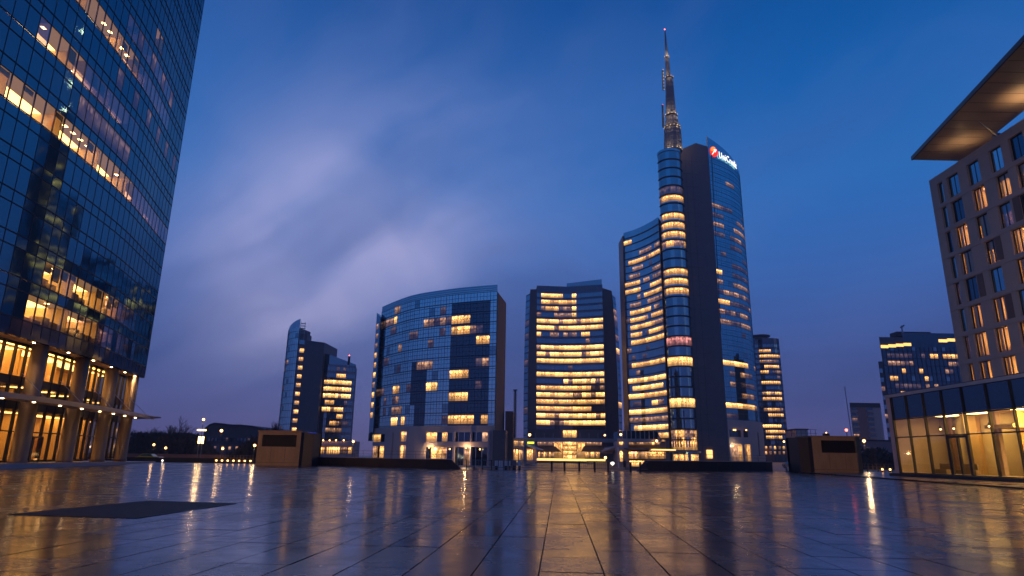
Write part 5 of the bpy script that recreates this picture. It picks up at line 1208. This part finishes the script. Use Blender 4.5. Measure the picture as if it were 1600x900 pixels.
# ================================================================== THINGS ON AND AROUND THE SQUARE
def concrete_box(x0, x1, xs0, xs1, Y, ztop, zb, lab, side):
    T = thing('vent_building', lab, 'vent box', ((x0+x1)/2, Y, zb), 'concrete boxes at the far rim of the square')
    pl = [(x0, Y), (x1, Y)]; W_ = x1-x0; H_ = ztop-zb
    L0, L1, Z0, Z1 = .10*W_+(.09*W_ if side < 0 else 0), W_*.90, zb+H_*.56, zb+H_*.91
    wall_open(T, 'wall', pl, zb, ztop, [(L0, L1, Z0, Z1)], 'concrete', th=.35)
    MB().box(x0+L0-.05, x0+L1+.05, Y+.36, Y+.5, Z0-.1, Z1+.1).ob('recess', 'frame', T)
    mb = MB(); n_ = 12
    for k in range(n_): z = Z0+(Z1-Z0)*(k+.5)/n_; mb.hexa([(x0+L0, Y+.12, z-.06), (x0+L1, Y+.12, z-.06), (x0+L1, Y+.3, z+.02), (x0+L0, Y+.3, z+.02), (x0+L0, Y+.12, z-.04), (x0+L1, Y+.12, z-.04), (x0+L1, Y+.3, z+.04), (x0+L0, Y+.3, z+.04)])
    mb.ob('louvre', 'dark_metal', T)
    for z in (zb+.35,): MB().box(x0-.01, x1+.01, Y-.02, Y-.002, z, z+.03).ob('joint', 'dark_metal', T)
    for f in (.33, .66): MB().box(x0+W_*f-.012, x0+W_*f+.012, Y-.012, Y-.001, zb+.4, Z0-.05).ob('joint', 'dark_metal', T)
    MB().box(x0-.12, x1+.12, Y-.10, Y+4.2, ztop, ztop+.16).ob('roof', 'concrete', T)
    MB().box(min(xs0, x0+.1), max(xs1, x1-.1), Y+.5, Y+4, zb, ztop-.05).ob('body', 'parapet', T)
    if side > 0:
        MB().hexa([(x1, Y, zb), (xs1, Y+3.4, zb), (xs1, Y+4, zb), (x1, Y+4, zb), (x1, Y, ztop-.02), (xs1, Y+3.4, ztop-.02), (xs1, Y+4, ztop-.02), (x1, Y+4, ztop-.02)]).ob('side_wall', 'parapet', T)
    else:
        MB().hexa([(xs0, Y+3.4, zb), (x0, Y, zb), (x0, Y+4, zb), (xs0, Y+4, zb), (xs0, Y+3.4, ztop-.02), (x0, Y, ztop-.02), (x0, Y+4, ztop-.02), (xs0, Y+4, ztop-.02)]).ob('side_wall', 'parapet', T)
    return T
tb1 = concrete_box(-30.6, -25.4, 0, -24.0, 80, 3.95, -.02, 'warm lit concrete vent box with a dark louvred panel, left rim of square', 1)
MB().box(-25.3, -24.4, 82, 82.8, 3.88, 3.96).ob('blue_lamp', 'blue_light', tb1)
tb2 = concrete_box(36.3, 42.1, 34.9, 0, 79, 4.2, .06, 'wider concrete vent box at the right rim of the square, red lamp above it', -1)
bx = MB()
for k in range(6): bx.tube((34.8+.6*k, 81, 4.3), (34.8+.6*k, 81, 5.15), .03, n=4)
for z in (4.7, 5.15): bx.tube((34.8, 81, z), (38.0, 81, z), .03, n=4)
tag(bx.ob('roof_railing', 'rail'), 'small dark railing on the roof of the right concrete box', 'railing')
# long dark sloping parapets of the sunken court
def parapet(pts, zt, lab):
    T = thing('parapet', lab, 'parapet', (pts[0][0], pts[0][1], 0), 'dark parapets round the sunken court')
    MB().strip(pts, GZ, zt, -.5, 0).ob('wall', 'parapet', T)
    MB().strip(pts, zt, zt+.09, -.56, .06).ob('coping', 'stone', T)
    L = lens(pts); mb = MB(); s = .4
    while s < L[-1]: p = point_at(pts, L, s); mb.tube((p[0], p[1]+.4, zt+.09), (p[0], p[1]+.4, zt+.85), .025, n=4); s += 1.6
    mb.ob('rail_post', 'rail', T, kind='stuff')
    for z in (zt+.5, zt+.85):
        m2 = MB()
        for a, b in zip(pts, pts[1:]): m2.tube((a[0], a[1]+.4, z), (b[0], b[1]+.4, z), .025, n=4)
        m2.ob('rail', 'rail', T)
    s = 2.2; 
    while s < L[-1]-1: p = point_at(pts, L, s); MB().box(p[0]-.02, p[0]+.02, p[1]-.03, p[1]+.02, 0, zt).ob('joint', 'dark_metal', T); s += 3.1
    return T
parapet([(-24.0, 83.6), (-14, 75.6), (-6.6, 72.9)], 1.0, 'long dark parapet with a thin rail left of the court gate')
MB_ = MB().hexa([(-6.6, 72.9, 0), (-5.2, 72.5, 0), (-5.2, 72.9, 0), (-6.6, 73.3, 0), (-6.6, 72.9, 1.0), (-6.4, 72.9, 1.0), (-6.4, 73.2, 1.0), (-6.6, 73.3, 1.0)])
tag(MB_.ob('ramp_end', 'parapet'), 'sloping dark end block of the left parapet', 'parapet end')
parapet([(16.0, 76.9), (25, 82.2), (35.0, 88.3)], 1.15, 'long dark parapet with a thin rail right of the court gate')
tag(MB().hexa([(14.6, 76.1, 0), (16.0, 76.9, 0), (16, 77.4, 0), (14.6, 76.6, 0), (15.7, 76.8, 1.15), (16.0, 76.9, 1.15), (16, 77.4, 1.15), (15.7, 77.2, 1.15)]).ob('ramp_end', 'parapet'), 'sloping dark end block of the right parapet', 'parapet end')
# court gate fence: dark posts, rails, white panels
T = thing('court_fence', 'low metal fence with dark posts in front of the central tower', 'fence', (3, 72.2, 0))
for px in (716, 729, 741, 754, 768, 862, 882, 905, 929, 950, 985, 1000):
    x = atY(px, 725, 72.4)[0]; MB().box(x-.05 if px < 860 else x-.1, x+.05 if px < 860 else x+.1, 72.3, 72.45, -.02, 1.05).ob('post', 'dark_metal', T)
for z in (.25, .98): MB().box(atY(716, 725, 72.4)[0], atY(1012, 725, 72.4)[0], 72.35, 72.4, z, z+.06).ob('rail', 'rail', T)
mb = MB()
xa, xb = atY(716, 725, 72.4)[0], atY(1010, 725, 72.4)[0]; x = xa
while x < xb: mb.box(x, x+.02, 72.36, 72.39, .3, .98); x += .22
mb.ob('baluster', 'rail', T, kind='stuff')
for x0, x1 in ((839, 862), (905, 929)):
    a = atY(x0, 731, 72.6); b = atY(x1, 722, 72.6); MB().tube((a[0], 72.6, .3), (b[0], 72.6, 1.0), .03).ob('brace', 'white_paint', T)
for i, (x0, x1, y0, y1) in enumerate(((773, 778, 719, 728), (779, 786, 719, 734), (788, 793, 719, 728), (795, 798, 719, 728), (800, 807, 719, 728), (809, 814, 719, 728))):
    o = fr_box(x0, x1, y0, y1, 'white_paint' if i not in (4,) else 'rail', 'barrier_panel', 72.9-.1*i, None, .08)
    tag(o, ['pale barrier board, first from the left by the brick wall', 'tallest pale barrier board standing on the paving', 'pale barrier board just right of the tallest one', 'narrowest pale barrier board of the row', 'bluish grey barrier board of the row', 'pale barrier board at the right end of the row'][i], 'barrier', 'barrier boards by the court')
    zz0 = atY(x0, y1, 72.9)[2]
    if i != 1: o2 = MB().box(atY(x0, y1, 72.9)[0]+.05, atY(x1, y1, 72.9)[0]-.05, 72.9-.1*i+.09, 72.95-.1*i+.09, 0, zz0).ob('stand', 'dark_metal', o)
# low bollard lights and railings left and right
def light_rail(x0p, x1p, Y, n, lab, zb=-.02, posts=12):
    xa, xb = atY(x0p, 720, Y)[0], atY(x1p, 720, Y)[0]
    T = thing('railing', lab, 'railing', (xa, Y, zb), 'railings with low lamps')
    for k in range(posts+1): x = xa+(xb-xa)*k/posts; MB().box(x-.03, x+.03, Y-.03, Y+.03, zb, zb+1.1).ob('post', 'rail', T)
    for z in (.3, .7, 1.06): MB().box(xa, xb, Y-.02, Y+.02, zb+z, zb+z+.05).ob('rail', 'rail', T)
    return xa, xb
xa, xb = light_rail(335, 395, 93, 7, 'railing with a row of low lamps left of the left concrete box')
for k in range(7):
    x = atY(338+8.9*k, 720, 92.3)[0]; z = .35
    o = thing('bollard_light', ['first', 'second', 'third', 'middle', 'third last', 'second last', 'last'][k]+' from the left of seven low glowing lamps by the left railing', 'bollard light', (x, 92.3, -.02), 'seven low lamps along the left railing')
    MB().lathe(x, 92.3, [(.08, -.02), (.08, .25)], 8).ob('base', 'dark_metal', o); MB().lathe(x, 92.3, [(.11, .25), (.11, .42)], 8).ob('lens', 'lamp_warm', o); MB().lathe(x, 92.3, [(.13, .42), (.02, .5)], 8).ob('cap', 'dark_metal', o)
light_rail(1344, 1405, 93, 3, 'dark railing between the right concrete box and the pavilion', .0, 10)
for px, wd in ((1377, 'leftmost'), (1389, 'middle one'), (1398, 'rightmost')):
    x = atY(px, 720, 91.5)[0]
    o = thing('bollard_light', wd+' of the three low glowing lamps along the right railing', 'bollard light', (x, 91.5, -.02), 'three low lamps along the right railing')
    MB().lathe(x, 91.5, [(.08, -.02), (.08, .3)], 8).ob('base', 'dark_metal', o); MB().lathe(x, 91.5, [(.11, .3), (.11, .5)], 8).ob('lens', 'lamp_warm', o)
# street lamps
for a in ((318, 655.5, 130, 'tall street lamp above the twin lantern on the left skyline', 110), (346, 673, 170, 'street lamp in front of the arched hall', 60), (200, 666, 120, 'street lamp just right of the left tower canopy', 60),
          (240.5, 695, 150, 'small lamp over the road left of the bare trees', 40), (259, 700, 150, 'low lamp beside the yellow car', 40), (284, 688, 190, 'pale lamp under the dark trees', 0), (348, 701, 140, 'low lamp left of the left railing', 30),
          (398, 696, 120, 'lamp close to the left concrete box', 60), (552, 690, 210, 'bright lamp at the right end of the shop terrace', 120), (495, 694, 150, 'lamp next to the left concrete box on its right', 60),
          (1350, 689, 110, 'bright street lamp right of the right concrete box', 160), (1383, 694, 330, 'lamp added in front of the apartment block', 900), (1325, 700, 340, 'lamp added at the left foot of the apartment block', 900), (1241.5, 700, 200, 'street lamp left of the right concrete box', 80), (1225, 690, 260, 'distant lamp at the foot of the slim tower', 0)):  # the two apartment block lamps are added to warm and brighten its front
    lamp_post(a[0], a[1], a[2], -.4 if not 480 < a[0] < 600 else GZ, a[3], power=a[4]*3, r=.24 if a[2] < 160 else .36, mat='lamp_white' if a[0] in (284,) else 'lamp_warm')
x, y, z = atY(1322.5, 672, 82); o = thing('beacon_lamp', 'pinkish red lamp on a short pole above the right concrete box', 'lamp', (x, 82, 4.2))
MB().tube((x, 82, 4.2), (x, 82, z-.2), .04).ob('pole', 'dark_metal', o); MB().ball((x, 82, z), .17).ob('lamp_globe', 'lamp_red', o)
x, y, z = atY(1291, 676, 82); o = thing('roof_lamp', 'dim small lamp on the roof of the right concrete box', 'lamp', (x, 82, 4.2))
MB().box(x-.3, x+.3, 81.8, 82.4, 4.3, z-.1).ob('housing', 'dark_metal', o); MB().ball((x, 82, z), .07).ob('lamp_globe', 'lamp_warm', o)
# twin lantern column
T = thing('lantern_column', 'tall column carrying two glowing box lanterns on the left skyline', 'lantern', (atY(313, 700, 128)[0], 128, -.4))
for px in (309.5, 314.7):
    a = atY(px, 693, 128); b = atY(px+3.4, 682, 128); MB().box(a[0], b[0], 127.8, 128.3, a[2], b[2]).ob('lantern', 'lantern_panel', T)
    MB().tube(((a[0]+b[0])/2, 128, -.4), ((a[0]+b[0])/2, 128, a[2]), .06).ob('leg', 'rail', T)
a = atY(308.5, 681.6, 128); b = atY(319, 680.4, 128); MB().box(a[0], b[0], 127.7, 128.4, a[2], b[2]).ob('cap', 'dark_metal', T)
a = atY(309, 673, 128); b = atY(321, 671, 128); MB().box(a[0], b[0], 127.7, 128.4, a[2], b[2]).ob('arm_lamp', 'lantern_panel', T)
# cars
def car(x, y, z, rot, paint, lab, lights):
    T = thing('parked_car', lab, 'car', (0, 0, 0), 'cars on the streets round the square')
    L_, W_ = 4.3, 1.75; pr = [(-2.15, .35), (-2.15, .85), (-1.95, 1.0), (-1.1, 1.05), (-.6, 1.45), (.75, 1.48), (1.35, 1.05), (2.0, .9), (2.15, .7), (2.15, .35)]
    mb = MB(); n = len(pr); ww = [W_/2 if p[1] < 1.1 else W_/2-.16 for p in pr]
    mb.v = [(p[0], -w, p[1]) for p, w in zip(pr, ww)]+[(p[0], w, p[1]) for p, w in zip(pr, ww)]
    mb.f = [tuple(range(n)), tuple(range(2*n-1, n-1, -1))]+[(k, n+k, n+(k+1) % n, (k+1) % n) for k in range(n)]; mb.ob('body', paint, T)
    for s in (-1, 1):
        MB().hexa([(-1.0, s*.81, 1.07), (1.2, s*.81, 1.07), (1.2, s*.86, 1.07), (-1.0, s*.86, 1.07), (-.6, s*.71, 1.4), (.7, s*.71, 1.4), (.7, s*.76, 1.4), (-.6, s*.76, 1.4)]).ob('side_window', 'dark_glass', T)
        for xx in (-1.35, 1.35):
            w = MB().tube((xx, s*.7, .33), (xx, s*.9, .33), .33, n=14).ob('wheel', 'tyre', T); MB().tube((xx, s*.9, .33), (xx, s*.915, .33), .19, n=10).ob('rim', 'steel', w)
        MB().box(2.12, 2.19, s*.6-.16, s*.6+.16, .66, .8).ob('headlight', 'lamp_white' if lights else 'steel', T); MB().box(-2.19, -2.12, s*.62-.14, s*.62+.14, .74, .88).ob('tail_light', 'lamp_red', T)
    MB().hexa([(.78, -.68, 1.44), (.78, .68, 1.44), (1.33, .74, 1.08), (1.33, -.74, 1.08), (.82, -.68, 1.47), (.82, .68, 1.47), (1.38, .74, 1.1), (1.38, -.74, 1.1)]).ob('windscreen', 'dark_glass', T)
    T.location = (x, y, z); T.rotation_euler.z = rot
    return T
car(atY(232, 716, 112)[0], 112, -.45, radians(185), 'paint_yellow', 'yellow car waiting beyond the square on the left', 1)
car(atY(1236, 714, 150)[0], 150, -.35, radians(-70), 'paint_silver', 'silver car with white headlights left of the right concrete box', 1)
car(atY(1244, 714, 158)[0], 158, -.35, radians(-75), 'paint_dark', 'dark car behind the silver car with white headlights', 1)
car(atY(190, 700, 160)[0], 175, -.45, radians(10), 'paint_dark', 'dark car on the far street beside the left tower', 0)
tag(MB().box(-62, -26, 101, 101.4, -.45, .55).ob('street_wall', 'parapet'), 'long low dark wall along the street on the left', 'wall')
tag(MB().box(-100, -60, 140, 140.5, -.45, .9).ob('hoarding', 'terracotta'), 'dark reddish hoarding behind the yellow car', 'hoarding')
x, y, z = atY(261, 719, 92.2); o = thing('marker_light', 'single small white marker light at the rim left of centre', 'marker light', (x, 91.0, 0))
MB().lathe(x, 91.0, [(.06, 0), (.06, .18)], 8).ob('base', 'dark_metal', o); MB().lathe(x, 91.0, [(.07, .18), (.07, .32)], 8).ob('lens', 'lamp_white', o)
x = atY(1221.5, 729, 86)[0]; tag(MB().lathe(x, 84.6, [(.12, -.0), (.11, .62), (.04, .68)], 10).ob('bollard', 'stone'), 'single pale stone bollard before the right parapet', 'bollard')
# person
def person(px, Y, zf, lab):
    x = atY(px, 720, Y)[0]; T = thing('person', lab, 'person', (x, Y, zf))
    V = [(0, 0, .95), (0, 0, 1.15), (0, .01, 1.38), (0, .01, 1.50), (0, -.01, 1.60), (0, -.02, 1.70),
         (.17, 0, 1.40), (.24, .02, 1.15), (.22, -.05, .93), (.215, -.08, .84), (-.17, 0, 1.40), (-.25, .02, 1.15), (-.23, -.04, .93), (-.225, -.07, .84),
         (.09, 0, .90), (.11, -.02, .50), (.11, .02, .10), (.12, -.12, .04), (-.09, 0, .90), (-.12, .03, .50), (-.12, .08, .10), (-.13, -.06, .04)]
    E_ = [(0, 1), (1, 2), (2, 3), (3, 4), (4, 5), (2, 6), (6, 7), (7, 8), (8, 9), (2, 10), (10, 11), (11, 12), (12, 13), (0, 14), (14, 15), (15, 16), (16, 17), (0, 18), (18, 19), (19, 20), (20, 21)]
    Rr = [.17, .16, .15, .06, .095, .085, .075, .055, .042, .035, .075, .055, .042, .035, .10, .07, .05, .045, .10, .07, .05, .045]
    me = bpy.data.meshes.new('body'); me.from_pydata(V, E_, []); me.materials.append(MT['coat_dark'])
    o = bpy.data.objects.new('body', me); COL.objects.link(o); o.parent = T
    sk = o.modifiers.new('skin', 'SKIN'); 
    for i, r_ in enumerate(Rr): me.skin_vertices[0].data[i].radius = (r_*1.15, r_)
    me.skin_vertices[0].data[0].use_root = True
    ss = o.modifiers.new('sub', 'SUBSURF'); ss.levels = 1; ss.render_levels = 1
    MB().lathe(0, 0, [(.26, .55), (.25, .9), (.21, 1.2), (.17, 1.42), (.08, 1.48)], 12).ob('coat', 'coat_dark', None).parent = T
    MB().ball((0, .015, 1.64), .105, 10).ob('hair', 'coat_dark', None).parent = T
    MB().ball((0, -.045, 1.62), .082, 10).ob('face', 'skin', None).parent = T
    return T
person(976, 106, GZ+.05+.95, 'person in a dark coat standing by the brick pier under the spire tower')
tag(MB().box(atY(970, 724, 106)[0], atY(985, 724, 106)[0], 104.5, 108.5, GZ, GZ+1.0).ob('landing', 'pavement'), 'raised stone landing on which the lone person stands', 'landing')
# bare winter trees
def bare_tree(px, Y, h, lab, seed, zb=-.45, spread=.42, group='bare winter trees behind the left rim'):
    r_ = random.Random(seed); x = atY(px, 700, Y)[0]; T = thing('bare_tree', lab, 'tree', (x, Y, zb), group)
    tr = MB(); cr_ = MB()
    def grow(p, d, l, r, dep):
        q = p+d*l; (tr if dep < 2 else cr_).tube(p, q, r, r*.68, n=5 if dep < 2 else 3)
        if dep >= 6: return
        for k in range(3 if dep in (1, 2, 3) else 2):
            nd = (d+Vector((r_.gauss(0, spread), r_.gauss(0, spread), r_.uniform(-.02, .28)))).normalized()
            grow(p+d*l*(1 if k == 0 else r_.uniform(.55, 1)), nd, l*r_.uniform(.66, .84), r*.64, dep+1)
    grow(Vector((x, Y, zb)), Vector((0, 0, 1)), h*.24, h*.022, 0)
    tr.ob('trunk', 'bark', T); cr_.ob('crown', 'bark', T)
    return T
bare_tree(418, 118, 10, 'bare tree just left of the left concrete box', 1)
bare_tree(262, 190, 14, 'wide bare tree in the middle of the left skyline', 2); bare_tree(272, 195, 15, 'tallest bare tree of the left skyline', 3)
bare_tree(300, 180, 9, 'small bare tree left of the lantern column', 4); bare_tree(212, 170, 9, 'bare tree right of the left tower', 5); bare_tree(228, 185, 10, 'bare tree over the yellow car', 6)
bare_tree(404, 130, 7, 'low bare tree in front of the arched hall', 7); bare_tree(375, 160, 7, 'small bare tree before the middle of the arched hall', 8)
bare_tree(1368, 120, 5.5, 'small bare tree behind the right railing', 9, zb=-.35, group='bare winter trees behind the right rim'); bare_tree(1335, 200, 11, 'bare tree right of the right concrete box', 10, zb=-.35, group='bare winter trees behind the right rim')
bare_tree(247, 200, 12, 'bare tree left of the wide bare tree', 12); bare_tree(286, 170, 9, 'bare tree over the pale lamp', 13)
for i, (px, Y, h) in enumerate(((196, 200, 11), (221, 210, 11), (238, 180, 8), (254, 215, 14), (295, 210, 10), (309, 215, 10), (324, 150, 6), (355, 215, 9), (392, 190, 9), (428, 150, 9), (440, 135, 7))):
    bare_tree(px, Y, h, ['bare tree at the foot of the left tower', 'bare tree behind the yellow car', 'low bare tree left of the small road lamp', 'large bare tree left of the tallest one', 'bare tree right of the pale lamp', 'bare tree behind the lantern column', 'little bare tree before the arched hall roof end', 'bare tree rising behind the arched hall', 'bare tree behind the lamp by the concrete box', 'bare tree over the left concrete box', 'bare tree left of the sail tower foot'][i], 40+i)
def scrub(x0, x1, Y, h0, h1, lab, seed, n=2600):
    r_ = random.Random(seed); xa, xb = atY(x0, 700, Y)[0], atY(x1, 700, Y)[0]; mb = MB(); bumps = [(r_.uniform(xa, xb), r_.uniform(4, 9), r_.uniform(.4, 1)) for _ in range(9)]
    for _ in range(n):
        x = r_.uniform(xa, xb); e = min(1, (x-xa)/6, (xb-x)/6)+.15; H = h0+(h1-h0)*min(1, sum(a*math.exp(-((x-c)/w)**2) for c, w, a in bumps)); z = r_.uniform(-.4, H*min(1, e))
        p = Vector((x, Y+r_.uniform(-4, 4), z)); s = r_.uniform(.4, 1.1); a = r_.uniform(0, 6.28); mb.poly([p, p+Vector((cos(a)*s, sin(a)*s*.5, r_.uniform(-.2, .4))), p+Vector((cos(a+1)*s*.7, sin(a+1)*s*.4, s))])
    o = mb.ob('hedge', 'foliage', kind='stuff'); tag(o, lab, 'shrubs'); return o
pbr('foliage', (.035, .035, .035), .9, var=.4)
scrub(188, 332, 175, 2.5, 5.6, 'dark mass of shrubs and small trees along the left street', 21, 9000)
scrub(370, 440, 150, 2.0, 4.5, 'dark shrubs behind the left concrete box', 22, 3500)
scrub(1330, 1400, 150, 1.5, 4.0, 'dark shrubs behind the right railing', 23, 2600)
# unseen warm lamps added beside the view to light the concrete boxes
for x, y, lab in ((-34, 60, 'out of frame'), ):
    pass
for nm, x, y, e in (('unseen_lamp', -37.0, 38, 12000), ('unseen_lamp', 29.0, 30, 13000)):
    T = thing(nm, 'unseen tall lamp post added on the near %s side of the square' % ('left' if x < 0 else 'right'), 'street lamp', (x, y, 0))
    MB().lathe(x, y, [(.16, 0), (.14, .8), (.08, 1), (.06, 8)], 8).ob('pole', 'dark_metal', T); MB().box(x-.35, x+.35, y-.35, y+.35, 8.0, 8.12).ob('head', 'dark_metal', T)
    MB().box(x-.25, x+.25, y-.25, y+.25, 7.96, 7.995).ob('lens', 'lamp_warm', T)
    l = bpy.data.lights.new('unseen_lamp_light', 'SPOT'); l.energy = e; l.color = (1, .48, .16); l.spot_size = radians(17); l.spot_blend = .6; l.shadow_soft_size = .25
    o = bpy.data.objects.new('unseen_lamp_light', l); COL.objects.link(o); o.parent = T; o.location = (0, .3, 7.7)
    if x > 0:
        l2 = bpy.data.lights.new('added_facade_fill', 'SPOT'); l2.energy = 5500; l2.color = (1, .72, .54); l2.spot_size = radians(70); l2.spot_blend = 1; l2.shadow_soft_size = .4  # second spot, added to warm and lighten the hotel front
        o2 = bpy.data.objects.new('added_facade_fill', l2); COL.objects.link(o2); o2.parent = T; o2.location = (.2, .2, 7.7); o2.rotation_euler = (Vector((52.2, 60, 20))-Vector((x, y, 7.7))).to_track_quat('-Z', 'Y').to_euler()
    tgt = Vector((-29.2 if x < 0 else 40.2, 80, 2.6)); o.rotation_euler = (tgt-Vector((x, y+.3, 7.7))).to_track_quat('-Z', 'Y').to_euler()

# ------------------------------------------------------------------ thin evening haze
if 1:
    mt = bpy.data.materials.new('haze'); mt.use_nodes = True; t = mt.node_tree; t.nodes.clear(); h = G(t)
    v = h.n('ShaderNodeVolumePrincipled', ins={'Color': (.80, .80, .92, 1), 'Density': .0004, 'Anisotropy': .2})
    h.n('ShaderNodeOutputMaterial', ins={1: v.outputs[0]}); MT['haze'] = mt
    MB().box(-1510, 1510, -310, 1510, -3.2, 235).ob('haze', 'haze', kind='stuff')
